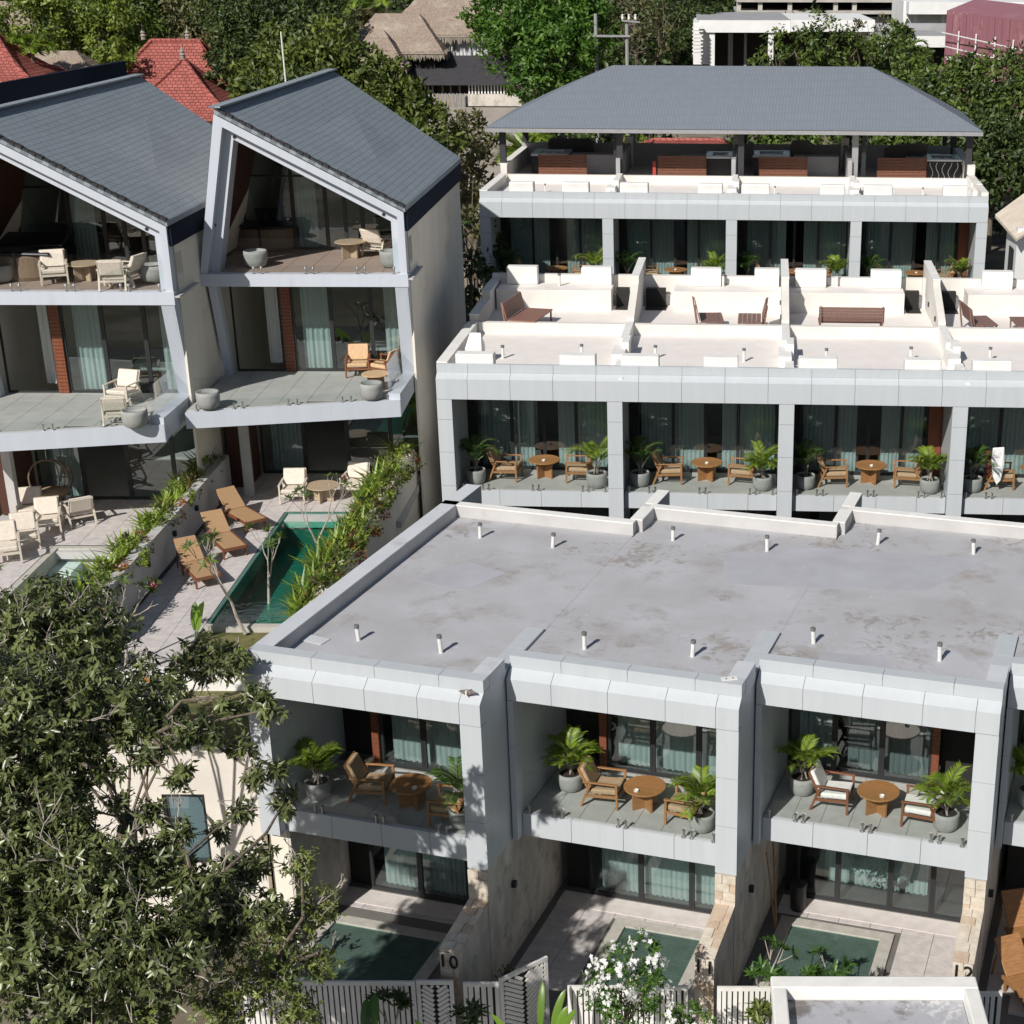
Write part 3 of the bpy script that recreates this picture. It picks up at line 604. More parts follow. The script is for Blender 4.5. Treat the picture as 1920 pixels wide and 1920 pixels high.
def roof_deck(bld, M, n, zl, zone=5.6, bay=5.0, tag_='middle', boxes=True, upto=None, seed=3):
    rs = random.Random(seed); z = zl+.64; end = n*bay
    # side parapet on the left, stepping up
    MB(M).box(-.44, -.16, .35, zone, z, zl+1.0).build('side_parapet', 'cream_render', bld)
    MB(M).box(-.46, -.14, .35, zone, zl+1.0, zl+1.03).build('coping', 'white_paint', bld)
    # low cross wall
    for i in range(n): MB(M).box(i*bay-.13+(.0 if i else .0), i*bay+4.86, zone, zone+.22, z, z+.36).build('cross_wall', 'cream_render', bld)
    # stepped blocks along the party lines
    for i in range(1, n+1):
        u = i*bay - .22
        MB(M).box(u-.12, u+.12, 3.4, zone+.22, z, z+.42).build('party_wall', 'white_paint', bld)
        MB(M).box(u-.24, u+.14, 1.7, 2.9, z, z+.34).build('party_block', 'white_paint', bld)
        MB(M).box(u+.0, u+.22, 2.5, 3.4, z+.002, z+.52).build('party_block', 'white_paint', bld)
        MB(M).box(u-.06, u+.2, .9, 1.68, z, z+.22).build('party_block', 'white_paint', bld)
# middle row
bB = T('terrace_building', 'middle white building with a row of wide balconies and roof lounges with benches', 'building', (-6.87, 47, 1.7))
row(bB, MBR, 5, 8.01, tag_='middle', zg=1.78, timber_right=(2,))
roof_deck(bB, MBR, 5, 8.01, tag_='middle')
zr = 8.01+.64; pr = ['leftmost', 'second', 'third', 'fourth', 'fifth']
for i in range(5):
    u = i*5.0; M = MBR; left_gap = i % 2 == 1
    s0, s1 = (u+1.0, u+4.72) if left_gap else (u-.1, u+3.85)
    g0, g1 = (u-.1, u+.98) if left_gap else (u+3.87, u+4.72)
    MB(M).box(s0, s1, 9.15, 10.4, zr, zr+.68).build('raised_roof', 'cream_render', bB)
    MB(M).box(s0, s1, 9.15, 10.4, zr+.68, zr+.70).build('roof_finish', 'pale_roof', bB)
    MB(M).box(g0, g1, 10.2, 10.35, zr-.02, zr+.35).build('stair_wall', 'far_white', bB)
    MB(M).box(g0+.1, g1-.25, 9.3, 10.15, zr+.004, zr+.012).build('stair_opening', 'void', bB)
    MB(M).box(u-.43+.0, u+4.56, 10.42, 10.66, zr, zr+.98).build('rear_parapet', 'cream_render', bB)
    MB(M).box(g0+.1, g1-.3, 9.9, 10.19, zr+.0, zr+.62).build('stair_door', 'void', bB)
    # party walls: low, sloping, tall
    if i < 4:
        k = u+4.78
        MB(M).hexa([(k-.12, 5.83, zr), (k+.12, 5.83, zr), (k+.12, 8.0, zr), (k-.12, 8.0, zr)], [(k-.12, 5.83, zr+.5), (k+.12, 5.83, zr+.5), (k+.12, 8.0, zr+1.25), (k-.12, 8.0, zr+1.25)]).build('party_wall', 'cream_render', bB)
        MB(M).box(k-.12, k+.12, 8.003, 11.3, zr, zr+1.42).build('party_wall', 'cream_render', bB)
        MB(M).box(k-.13, k+.13, 8.0, 11.3, zr+1.42, zr+1.45).build('coping', 'white_paint', bB)
        for a in (6.6, 8.8): MB(M).box(k-.165, k-.122, a, a+.09, zr+.35, zr+.5).build('wall_lamp', 'dark_metal', bB)
    # boxes standing on the roof
    for q, (a, b) in enumerate([(.1, 1.22), (3.15, 4.2)] if i != 1 else [(-.05, 1.05), (2.35, 3.35)]):
        o = MB(M).box(u+a, u+b, .36, .80, zr+.002, zr+.66-.04).build('roof_box', 'white_paint', bevel=.03); recenter(o); tag(o, '%s low white box at the front edge of the middle roof over the %s balcony' % (side[q], pr[i]), 'box', 'white boxes on the roof edges')
        a2, b2 = ((.15, 1.22), (2.75, 3.8))[q] if not left_gap else ((1.55, 2.6), (3.75, 4.6))[q]
        o = MB(M).box(u+a2, u+b2, 10.0, 10.40, zr+.705, zr+1.32).build('roof_box', 'white_paint', bevel=.03); recenter(o); tag(o, '%s white box at the rear edge of the %s middle roof terrace' % (side[q], pr[i]), 'box', 'white boxes on the roof edges')
for x, y in [(-5.59, 46.92), (-3.2, 47.07), (-.95, 46.96), (1.73, 46.59), (4.22, 46.61), (6.8, 46.83), (9.2, 46.8)]: pipe(bB, x, y, 8.65, .36)
for x, y in [(-4.41, 53.9), (1.26, 53.9), (5.2, 53.9), (10.57, 53.7)]:
    pipe(bB, x, y+.45, 9.355, .38); MB().box(x-.05, x+.09, y-.22, y-.13, 9.0, 9.14).box(x+.09, x+.3, y-.2, y-.14, 9.03, 9.09).build('spotlight', 'dark_metal', bB)
MB(MBR).box(-.44, -.16, 5.82, 8.2, zr, zr+.55).build('side_parapet', 'cream_render', bB)
MB(MBR).box(-.44, -.16, 8.2, 10.4, zr, zr+.80).build('side_parapet', 'cream_render', bB)
MB(MBR).box(-.46, -.14, 5.82, 8.2, zr+.55, zr+.58).build('coping', 'white_paint', bB); MB(MBR).box(-.46, -.14, 8.21, 10.4, zr+.80, zr+.83).build('coping', 'white_paint', bB)
# little chimney at the left front corner
ck = T('roof_chimney', 'small white notched chimney on the left front corner of the middle roof', 'chimney', L(MBR, .42, 1.9, zr))
MB(MBR).box(.18, .68, 1.5, 2.1, zr, zr+.5).build('base', 'white_paint', ck)
MB(MBR).add([(.18, 1.5, zr+.5), (.68, 1.5, zr+.5), (.43, 1.8, zr+.5), (.18, 2.1, zr+.5), (.68, 2.1, zr+.5), (.30, 1.8, zr+.92), (.62, 1.8, zr+.92)], [(0, 1, 6, 5), (4, 3, 5, 6), (3, 0, 5), (1, 4, 6)]).build('cap', 'white_paint', ck)
for k in (1, 3): 
    o = MB(MBR).box(k*5-.1, k*5+.02, .06, .16, 8.01+.62, 8.01+.70).build('fascia_lamp', 'lamp_glass', bB)
MB(MBR).box(0+1.35, 1.55, .06, .15, 8.64, 8.70)
# benches on the roof lounges
def bench(name, Lb, m, axis_label, loc, rz, seat=.55, slats=5):
    t = T(name, axis_label, 'bench', loc, rz, 'wooden benches on the middle roof', True)
    for k in range(slats): MB().box(-seat + k*seat*1.0/slats*1.0, -seat + (k+.95)*seat/slats, -Lb/2, Lb/2, .36, .40).build('seat_slat', m, t)
    for k in range(slats):
        f = k/slats; MB().hexa([(.02+.12*f, -Lb/2, .42+.5*f), (.05+.12*f, -Lb/2, .42+.5*f), (.05+.12*f, Lb/2, .42+.5*f), (.02+.12*f, Lb/2, .42+.5*f)], [(.04+.12*f, -Lb/2, .51+.5*f), (.07+.12*f, -Lb/2, .51+.5*f), (.07+.12*f, Lb/2, .51+.5*f), (.04+.12*f, Lb/2, .51+.5*f)]).build('back_slat', m, t)
    for s in (-1, 1):
        y = s*(Lb/2-.06)
        MB().bar((-seat+.05, y, 0), (-seat+.05, y, .36), .05, .05).build('leg', m, t); MB().bar((.06, y, 0), (.2, y, .95), .05, .05).build('leg', m, t)
    return t
def onB(u, v): return L(MBR, u, v, zr+.003)
bench('bench', 1.9, 'bench_rust', 'rust brown bench in the left corner of the leftmost roof lounge', onB(.95, 6.75), pi*.93, .95, 6)
bench('bench', 1.4, 'bench_wood', 'brown bench facing right in the second roof lounge', onB(7.0, 6.55), pi+.05, .75)
bench('bench', 1.4, 'bench_wood', 'brown bench facing left in the second roof lounge', onB(9.0, 6.55), -.05, .75)
bench('bench', 2.1, 'bench_wood', 'wide brown bench seen from behind its back in the third roof lounge', onB(11.9, 6.12), -pi/2-.0463, .6)
bench('bench', 1.4, 'bench_wood', 'dark bench facing right in the fourth roof lounge', onB(15.75, 6.55), pi+.1, .75)
bench('bench', 1.4, 'bench_wood', 'dark bench at the right edge of the photo in the fourth roof lounge', onB(17.9, 6.55), 0, .75)
# towel and robe on a chair of the fourth middle balcony
t = MB(MBR)
tw = [(0, 0), (.34, .02), (.38, -.5), (.30, -1.0), (.18, -1.15), (.06, -.9), (-.02, -.4)]
o = MB(MBR).add([(15.95+a, 1.0+.05*sin(a*20), 5.09+1.38+b) for a, b in tw] + [(15.95+a, 1.06+.05*sin(a*20), 5.09+1.38+b) for a, b in tw], [tuple(range(7)), tuple(range(13, 6, -1))] + [(k, k+7, (k+1) % 7+7, (k+1) % 7) for k in range(7)]).build('towel', 'towel', bevel=.02)
recenter(o); tag(o, 'white towel hanging over a chair back on the fourth middle row balcony', 'towel')
o = MB(MBR).add([(15.78, 1.18, 6.3), (15.93, 1.14, 6.34), (15.93, 1.1, 5.55), (15.84, 1.13, 5.5), (15.78, 1.3, 6.3), (15.93, 1.26, 6.34), (15.93, 1.2, 5.55), (15.84, 1.23, 5.5)], [(0, 1, 2, 3), (7, 6, 5, 4), (0, 4, 5, 1), (1, 5, 6, 2), (2, 6, 7, 3), (3, 7, 4, 0)]).build('robe', 'red_cloth', bevel=.02)
recenter(o); tag(o, 'dark red cloth hanging beside the white towel on the fourth middle row balcony', 'cloth')
# rear row with its pavilion
bC = T('terrace_building', 'farthest white building with a dark hipped pavilion roof over its terrace', 'building', (-7.97, 67, 4))
row(bC, MCR, 4, 10.05, tag_='rear', bw=4.56, timber_right=(3,), floors=1, zg=3.9, back=11.5)
roof_deck(bC, MCR, 4, 10.05, zone=5.2, tag_='rear')
zc = 10.05+.64; M = MCR
for i in range(4):
    u = i*5.0
    for q, (a, b) in enumerate([(.75, 1.75), (2.9, 4.0)] if i < 1 else [(.35, 1.5), (3.5, 4.5)]):
        o = MB(M).box(u+a-.1*i, u+b-.1*i, .36, .80, zc+.002, zc+.72).build('roof_box', 'white_paint', bevel=.05); recenter(o); tag(o, '%s white box at the front roof edge over the %s rear row balcony' % (side[q], pr[i]), 'box', 'white boxes on the roof edges')
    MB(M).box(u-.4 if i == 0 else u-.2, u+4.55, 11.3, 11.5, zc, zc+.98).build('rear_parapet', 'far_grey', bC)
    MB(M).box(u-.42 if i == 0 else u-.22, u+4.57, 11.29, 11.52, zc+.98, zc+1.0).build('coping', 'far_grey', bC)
    if i < 3:
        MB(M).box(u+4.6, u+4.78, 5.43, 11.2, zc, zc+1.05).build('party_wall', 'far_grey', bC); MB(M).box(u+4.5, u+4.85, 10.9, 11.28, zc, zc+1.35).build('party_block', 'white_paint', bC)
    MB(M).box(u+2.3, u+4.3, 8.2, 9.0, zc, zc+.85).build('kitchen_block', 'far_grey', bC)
MB(M).box(-.44, -.16, 5.43, 11.5, zc, zc+.75).build('side_parapet', 'cream_render', bC); MB(M).box(-.46, -.14, 5.43, 11.5, zc+.75, zc+.79).build('coping', 'white_paint', bC)
MB(M).box(19.72, 20.0, .36, 11.5, zc, zc+.5).build('side_parapet', 'cream_render', bC); MB(M).box(19.7, 20.02, 5.4, 11.5, zc+.5, zc+.9).build('side_parapet', 'cream_render', bC)
for x in (1.9, 9.2, 11.5, 17.6): pipe(bC, *L(M, x, 2.6, 0)[:2], zc, .3, r=.03)
# pavilion roof: curved hips
pv = T('pavilion', 'open pavilion with a dark blue grey hipped roof on slim posts above the rear terrace', 'pavilion', L(M, 10, 9, zc))
e = [L(M, -.95, 4.9, 13.04), L(M, 20.2, 4.9, 13.04), L(M, 20.2, 13.0, 13.04), L(M, -.95, 13.0, 13.04)]
r0, r1 = L(M, 4.15, 9.2, 15.33), L(M, 15.6, 9.2, 15.33)
def lerp(a, b, t): return tuple(a[k] + (b[k]-a[k])*t for k in range(3))
def sag(p, t): return (p[0], p[1], p[2] - .0*t + (.07*sin(pi*t)))
N = 8
def hip_face(name, a, b, c, d, O, U, V):
    mb = MB(); vs = []; fs = []
    for k in range(N+1):
        t = k/N; vs += [sag(lerp(a, d, t), t), sag(lerp(b, c, t), t)]
    for k in range(N): fs.append((2*k, 2*k+1, 2*k+3, 2*k+2))
    return mb.add(vs, fs).build(name, 'shingle_hip', pv, uvplane=(O, U, V), smooth=True)
hip_face('roof_slope', e[0], e[1], r1, r0, e[0], (1, 0, 0), (0, .88, .48)); hip_face('roof_slope', e[2], e[3], r0, r1, e[2], (1, 0, 0), (0, -.88, .48))
hip_face('roof_slope', e[3], e[0], r0, r0, e[0], (0, 1, 0), (.88, 0, .48)); hip_face('roof_slope', e[1], e[2], r1, r1, e[1], (0, 1, 0), (-.88, 0, .48))
MB().hexa([(p[0], p[1], 12.86) for p in e], [(p[0], p[1], 13.02) for p in e]).build('eave_board', 'pale_post', pv)
for u in (-.35, 4.75, 10.0, 14.9, 19.75):
    for v in (5.75, 12.2):
        pale = (u in (14.9,) and v < 6) or (u == 4.75 and v > 6)
        MB(M).box(u-.13, u+.13, v-.13, v+.13, zc, 12.855).build('post', 'pale_post' if pale else 'post_grey', pv)
MB(M).box(4.45, 4.62, 5.9, 6.1, zc, 12.855).build('post', 'dark_metal', pv); MB(M).box(15.2, 15.38, 5.9, 6.1, zc, 12.855).build('post', 'dark_metal', pv)
MB(M).box(19.2, 19.4, 11.6, 11.8, zc, 12.855).build('post', 'dark_metal', pv); MB(M).box(1.35+.1, 1.6, 14.0, 14.2, zc-2, 12.7).build('post', 'pale_post', pv)
for i in range(4):
    u = (1.0, 6.3, 10.75, 15.95)[i]; nm = pr[i]
    t = T('wooden_screen', 'brown slatted wooden screen on the %s rear roof terrace' % nm, 'screen', L(M, u+1.05, 7.0, zc), -.0554, 'brown slatted screens under the pavilion')
    for k in range(7): MB(M).box(u, u+2.15, 6.98, 7.02, zc+.12+k*.125, zc+.12+k*.125+.11).build('slat', 'screen_wood', t)
    for s in (.02, 2.07): MB(M).box(u+s, u+s+.06, 7.025, 7.08, zc, zc+1.0).build('post', 'dark_timber', t)
def hot_tub(u, v, s, label, lid, wide=1.9, openside=False):
    t = T('hot_tub', label, 'hot tub', L(M, u, v, zc), -.0554, 'square hot tubs under the pavilion')
    m2 = M @ Matrix.Translation((u, v, 0))
    MB(m2).box(-wide/2, wide/2, -.9, .9, zc+.05, zc+.80).build('cabinet', 'black_vinyl', t)
    a = wide/2; sh = MB(m2).box(-a-.04, a+.04, -.95, -.62, zc+.80, zc+.9).box(-a-.04, a+.04, .62, .95, zc+.80, zc+.9).box(-a-.04, -a+.28, -.62, .62, zc+.80, zc+.9).box(a-.28, a+.04, -.62, .62, zc+.80, zc+.9)
    sh.build('shell', 'tub_shell', t, bevel=.04); MB(m2).box(-a+.29, a-.29, -.61, .61, zc+.805, zc+.82).build('basin', 'tub_shell', t)
    for k in range(3): MB(m2).tube((-a+.5+k*.4, -.2+.2*k, zc+.82), (-a+.5+k*.4, -.2+.2*k, zc+.87), .12, .1, 12).build('headrest', 'villa_cladding', t)
    if openside:
        for k in range(6):
            f = MB(m2); x = -a+.2+k*.27
            for j in range(5): f.tube((x+.08*sin(j+k), -.93, zc+.1+j*.13), (x+.08*sin(j+1+k), -.93, zc+.1+(j+1)*.13), .015, .015, 5)
            f.build('hose', 'pipe', t)
    if lid:
        lx, ly, w_, h_, tl = lid
        n = 10; vs = []
        for yy in (0, .08): vs += [(lx-w_/2+.0, ly+yy, zc+.75), (lx+w_/2, ly+yy, zc+.75), (lx+w_/2, ly+yy, zc+.75+h_*.8+tl), (lx+w_/2-.18, ly+yy, zc+.75+h_+tl), (lx-w_/2+.18, ly+yy, zc+.75+h_), (lx-w_/2, ly+yy, zc+.75+h_*.78)]
        MB(m2).add(vs, [(0, 1, 2, 3, 4, 5), (11, 10, 9, 8, 7, 6)] + [(k, k+6, (k+1) % 6+6, (k+1) % 6) for k in range(6)]).build('lid', 'black_vinyl', t)
hot_tub(1.35, 8.9, 1, 'hot tub with its black lid raised on the leftmost rear roof terrace', (.75, .98, 2.1, .62, 0), 1.6)
hot_tub(9.0, 8.6, 1, 'hot tub beside the second slatted screen of the rear roof terrace', (1.35, -.2, .35, .75, 0), 1.2)
hot_tub(11.3, 9.1, 1, 'hot tub behind the third slatted screen of the rear roof terrace', (1.35, -.1, 1.0, .72, 0), 1.6)
hot_tub(18.9, 8.3, 1, 'hot tub with bare hoses on the rightmost rear roof terrace', (-1.6, .5, 1.9, .55, .12), 1.5, True)
o = MB(M).box(6.08, 6.22, 6.9, 7.02, zc, zc+.75).build('fire_extinguisher', 'red_paint'); recenter(o); tag(o, 'red upright canister beside the second slatted screen of the rear terrace', 'canister')
# ------------------------------------------------------------------ VILLAS with slanted frames
def poly_ring(M, outer, inner, y0, y1, name, m, par, gaps=True):
    n = len(outer)
    for k in range(n):
        a, b, c, d = outer[k], outer[(k+1) % n], inner[(k+1) % n], inner[k]
        if a is None or b is None or (k == n-1): continue
        MB(M).hexa([(a[0], y0, a[1]), (b[0], y0, b[1]), (b[0], y1, b[1]), (a[0], y1, a[1])], [(d[0], y0, d[1]), (c[0], y0, c[1]), (c[0], y1, c[1]), (d[0], y1, d[1])]).build(name, m, par)
def villa(ox, oy, label, which, zw0=-.3):
    M = Matrix.Translation((ox, oy, 0)); P = lambda *p: tuple(M @ Vector(p))
    t = T('villa', label, 'house', (-11.4+ox, 50+oy, 4.4))
    # shingle roof
    A, B, C, D = (-13.62, 46.95, 16.0), (-8.3, 46.95, 13.2), (-8.24, 58.8, 13.12), (-12.95, 60.0, 16.1)
    dn = (0, 0, -.16); ad = lambda p, q: tuple(p[k]+q[k] for k in range(3))
    MB(M).hexa([ad(A, dn), ad(B, dn), ad(C, dn), ad(D, dn)], [A, B, C, D]).build('roof', 'shingle_grey', t, uvplane=(P(*A), (0, 1, 0), (.885, 0, -.466)))
    rd = Vector(D)-Vector(A)
    MB(M).bar((A[0]+.02, A[1], A[2]+.02), (D[0]+.02, D[1], D[2]+.02), .34, .05).build('ridge_cap', 'shingle_grey', t, uvplane=(P(*A), (0, 1, 0), (1, 0, 0)))
    for k in range(30):   # ragged shingle ends over the front frame
        f = k/30; g_ = (k+.86)/30; p = lerp(A, B, f); q = lerp(A, B, g_); dz = .012+.012*(k*7 % 3); yy = 46.95-.03-.03*((k*5) % 3)/2
        MB(M).hexa([(p[0], yy, p[2]-.03), (q[0], yy, q[2]-.03), (q[0], 47.15, q[2]-.03), (p[0], 47.15, p[2]-.03)], [(p[0], yy, p[2]+dz), (q[0], yy, q[2]+dz), (q[0], 47.15, q[2]+dz), (p[0], 47.15, p[2]+dz)]).build('shingle', 'dark_shingle', t)
    MB(M).hexa([(-8.34, 47.1, 12.46), (-8.27, 47.1, 12.46), (-8.23, 58.75, 12.38), (-8.30, 58.75, 12.38)], [(-8.34, 47.1, 13.03), (-8.27, 47.1, 13.03), (-8.23, 58.75, 12.95), (-8.30, 58.75, 12.95)]).build('side_flashing', 'navy_flashing', t)
    # upper frame: outer ring and the set back inner ring
    o = [(-14.55, 11.2), (-13.66, 15.82), (-8.36, 13.03), (-8.36, 11.2)]; i1 = [(-14.33, 11.2), (-13.45, 15.46), (-8.56, 12.90), (-8.56, 11.2)]
    i2 = [(-14.05, 11.2), (-13.24, 15.08), (-8.80, 12.72), (-8.80, 11.2)]
    poly_ring(M, o, i1, 47.0, 47.35, 'frame_edge', 'villa_cladding', t); poly_ring(M, i1, i2, 47.3, 47.9, 'frame_reveal', 'villa_cladding', t)
    for x, z in ((-13.15, 15.05), (-8.95, 12.82), (-14.0, 12.5)): MB(M).tube((x-.05, 47.28, z+.1), (x-.05, 47.31, z+.1), .05, .05, 12).build('spotlight', 'dark_metal', t)
    # upper deck
    MB(M).box(-14.6, -8.33, 46.93, 47.25, 10.83, 11.2).build('deck_beam', 'villa_cladding', t)
    MB(M).box(-8.33, -8.18, 46.95, 48.9, 11.04, 11.09).build('deck_ledge', 'grey_render', t)
    MB(M).box(-14.55, -8.45, 47.26, 56, 10.85, 11.18).build('deck', 'grey_render', t)
    dk = MB(M).box(-14.5, -8.45, 47.27, 51.0, 11.181, 11.186).build('deck_floor', 'deck_wood', t)
    for k in range(8):
        for j in range(3): MB(M).box(-14.48+k*.76, -13.735+k*.76, 47.3+j*1.24, 48.53+j*1.24, 11.186, 11.2).build('deck_tile', 'deck_wood', dk)
    gb = MB(M).box(-14.1, -8.6, 47.06, 47.072, 11.25, 12.25).build('glass_balustrade', 'clear_glass', t)
    for k, x in enumerate((-12.95, -12.72, -11.4, -11.17, -9.85, -9.62, -8.75)): MB(M).lathe([(.06, 0), (.05, .012), (.026, .03), (.026, .16), (.05, .165), (.035, .22), (0, .24)], (x, 47.03, 11.2), 10).build('spigot', 'steel', gb)
    MB(M).box(-8.36, -8.348, 47.5, 48.9, 11.25, 12.2).build('side_glass', 'clear_glass', t)
    # upper room
    zt = lambda x: 15.2 - (x+13.2)*.52
    pos = [-14.2, -12.6, -11.55, -10.95, -10.4, -9.3, -8.5]
    for a, b in zip(pos[:-1], pos[1:]):
        f = MB(M)
        for x in (a+.03, b-.03): f.hexa([(x-.03, 51, 11.2), (x+.03, 51, 11.2), (x+.03, 51.08, 11.2), (x-.03, 51.08, 11.2)], [(x-.03, 51, zt(max(x, -13.2))), (x+.03, 51, zt(max(x, -13.2))-.03), (x+.03, 51.08, zt(max(x, -13.2))-.03), (x-.03, 51.08, zt(max(x, -13.2)))])
        f.box(a+.06, b-.06, 51, 51.08, 11.2, 11.28); f.box(a+.06, b-.06, 51, 51.08, min(13.5, zt(b)-.2), min(13.56, zt(b)-.14)); wdw = f.build('window', 'dark_metal', t)
        MB(M).hexa([(a+.06, 51.03, 11.28), (b-.06, 51.03, 11.28), (b-.06, 51.045, 11.28), (a+.06, 51.045, 11.28)], [(a+.06, 51.03, zt(max(a, -13.2))-.05), (b-.06, 51.03, zt(b)-.05), (b-.06, 51.045, zt(b)-.05), (a+.06, 51.045, zt(max(a, -13.2))-.05)]).build('pane', 'window_glass', wdw)
    curtain(M, -12.6, -11.9, 11.22, 14.5, 51.3, 'tall pale curtain in the upper room of the %s villa' % which, group='tall curtains of the villas')
    MB(M).add([(-14.5, 47.9, 11.2), (-14.5, 51, 11.2), (-13.3, 51, 15.4), (-13.3, 47.9, 15.4), (-14.53, 47.9, 11.2), (-14.53, 51, 11.2), (-13.33, 51, 15.4), (-13.33, 47.9, 15.4)], [(0, 1, 2, 3), (7, 6, 5, 4), (0, 3, 7, 4), (1, 5, 6, 2)]).build('timber_lining', 'dark_timber', t)
    MB(M).box(-14.5, -8.45, 55.9, 56, 4.4, 13).build('interior_wall', 'interior', t)
    # walls
    MB(M).hexa([(-8.42, 47.5, zw0), (-8.35, 47.5, zw0), (-8.31, 58.6, zw0), (-8.4, 58.6, zw0)], [(-8.42, 47.5, 12.7), (-8.35, 47.5, 12.7), (-8.31, 58.6, 12.7), (-8.4, 58.6, 12.7)]).build('side_wall', 'villa_render', t)
    MB(M).box(-14.55, -14.45, 48.0, 58.6, 3, 11.15).build('side_wall', 'villa_render', t)
    MB(M).hexa([(-14.6, 47.92, 11.151), (-14.52, 47.92, 11.151), (-14.52, 58.6, 11.151), (-14.6, 58.6, 11.151)], [(-13.62, 47.92, 15.75), (-13.54, 47.92, 15.72), (-13.0, 58.6, 15.85), (-13.08, 58.6, 15.87)]).build('side_wall', 'villa_render', t)
    MB(M).hexa([(-14.5, 58.4, 11.1), (-8.4, 58.4, 11.1), (-8.4, 58.5, 11.1), (-14.5, 58.5, 11.1)], [(-13.0, 58.4, 15.8), (-8.4, 58.4, 13.0), (-8.4, 58.5, 13.0), (-13.0, 58.5, 15.8)]).build('rear_wall', 'villa_render', t)
    MB(M).box(-14.5, -8.36, 58.5, 58.6, 3, 12.6).build('rear_wall', 'villa_render', t)
    # middle level
    MB(M).hexa([(-8.86, 47.95, 7.8), (-8.46, 47.95, 7.8), (-8.46, 48.3, 7.8), (-8.86, 48.3, 7.8)], [(-8.74, 46.95, 10.828), (-8.36, 46.95, 10.828), (-8.36, 47.4, 10.828), (-8.74, 47.4, 10.828)]).build('leaning_column', 'villa_cladding', t)
    MB(M).hexa([(-14.45, 48.1, 7.8), (-14.2, 48.1, 7.8), (-14.2, 48.4, 7.8), (-14.45, 48.4, 7.8)], [(-14.45, 47.3, 10.828), (-14.2, 47.3, 10.828), (-14.2, 47.7, 10.828), (-14.45, 47.7, 10.828)]).build('leaning_column', 'villa_cladding', t)
    fr = [(-14.5, 43.98), (-8.5, 45.28)]
    MB(M).prismz([(-14.5, 44.13), (-8.62, 45.42), (-8.5, 48.6), (-14.45, 48.6)], 7.35, 7.79).build('balcony_slab', 'grey_render', t)
    fl = MB(M).prismz([(-14.4, 44.25), (-8.8, 45.48), (-8.8, 48.55), (-14.4, 48.55)], 7.791, 7.796).build('balcony_floor', 'grout', t)
    for k in range(7):
        x0, x1 = -14.4+k*.8+.006, min(-14.4+(k+1)*.8, -8.8)-.006
        for j in range(5):
            y1 = 48.54-j*.86; yl0 = max(y1-.85, 44.26+(x0+14.4)*.2196); yl1 = max(y1-.85, 44.26+(x1+14.4)*.2196)
            if yl1 < y1-.05: MB(M).prismz([(x0, yl0), (x1, yl1), (x1, y1), (x0, y1)], 7.796, 7.81).build('floor_tile', 'balcony_tile', fl)
    MB(M).hexa([(-14.5, 43.98, 7.28), (-8.5, 45.28, 7.28), (-8.5, 45.42, 7.28), (-14.5, 44.12, 7.28)], [(-14.5, 43.98, 7.76), (-8.5, 45.28, 7.80), (-8.5, 45.42, 7.80), (-14.5, 44.12, 7.76)]).build('kerb_panel', 'villa_cladding', t)
    MB(M).hexa([(-8.86, 45.35, 7.3), (-8.49, 45.29, 7.3), (-8.44, 48.3, 7.5), (-8.81, 48.3, 7.5)], [(-8.86, 45.35, 7.98), (-8.49, 45.29, 7.98), (-8.44, 48.3, 7.98), (-8.81, 48.3, 7.98)]).build('side_kerb', 'villa_cladding', t)
    d = Vector((6, 1.3, 0)).normalized(); gb = MB(M).bar((-14.2, 44.12, 8.3), (-8.95, 45.26, 8.3), .012, .95).build('glass_balustrade', 'clear_glass', t)
    for u in (.3, 1.35, 1.6, 2.9, 3.15, 4.45, 4.7, 5.75): MB(M).lathe([(.06, 0), (.05, .012), (.022, .03), (.022, .15), (.035, .155), (.03, .18), (0, .18)], (-14.5+d.x*u, 44.1+d.y*u, 7.78), 10).build('spigot', 'steel', gb)
    MB(M).box(-8.9, -8.888, 45.6, 48.2, 7.85, 8.8).build('side_glass', 'clear_glass', t)
    pos = [-14.18, -12.62]; window_wall(t, M, pos, 7.8, 10.84, 48.55, .05, openings=(0,))
    pil = MB(M).box(-12.6, -12.32, 48.5, 48.65, 7.8, 10.84).build('brick_pillar', 'joint', t)
    for k in range(27): MB(M).box(-12.61, -12.31, 48.47, 48.52, 7.82+k*.112, 7.82+k*.112+.096).build('brick', 'timber', pil)
    window_wall(t, M, [-12.30, -11.1, -9.85, -8.95], 7.8, 10.84, 48.55, .06)
    curtain(M, -12.1, -11.2, 7.82, 10.8, 48.95, 'pale curtain behind the middle glass doors of the %s villa' % which, group='tall curtains of the villas', wl=.16, amp=.05)
    curtain(M, -9.5, -9.0, 7.82, 10.8, 48.95, 'narrow curtain at the right end of the middle doors of the %s villa' % which, group='tall curtains of the villas', wl=.16, amp=.05)
    curtain(M, -13.4, -13.0, 7.82, 10.8, 49.6, 'folded curtain inside the open middle doors of the %s villa' % which, group='tall curtains of the villas', wl=.16, amp=.05)
    # bed in the middle room
    b = T('bed', 'bed with white bedding behind the middle doors of the %s villa' % which, 'bed', (-10+ox, 50.6+oy, 7.8)); MB(M).box(-10.9, -9.2, 49.9, 51.8, 7.8, 8.1).build('frame', 'dark_timber', b); MB(M).box(-10.85, -9.25, 49.95, 51.75, 8.11, 8.38).build('mattress', 'white_cushion', b, bevel=.06)
    # ground level
    MB(M).box(-14.4, -8.5, 44.2, 56, 4.15, 4.36).build('ground_slab', 'grey_render', t)
    MB(M).box(-14.35, -13.75, 47.2, 48.5, 4.4, 7.34).build('timber_wall', 'dark_timber', t)
    MB(M).box(-13.7, -13.45, 46.3, 46.55, 4.4, 7.34).build('column', 'grey_render', t)
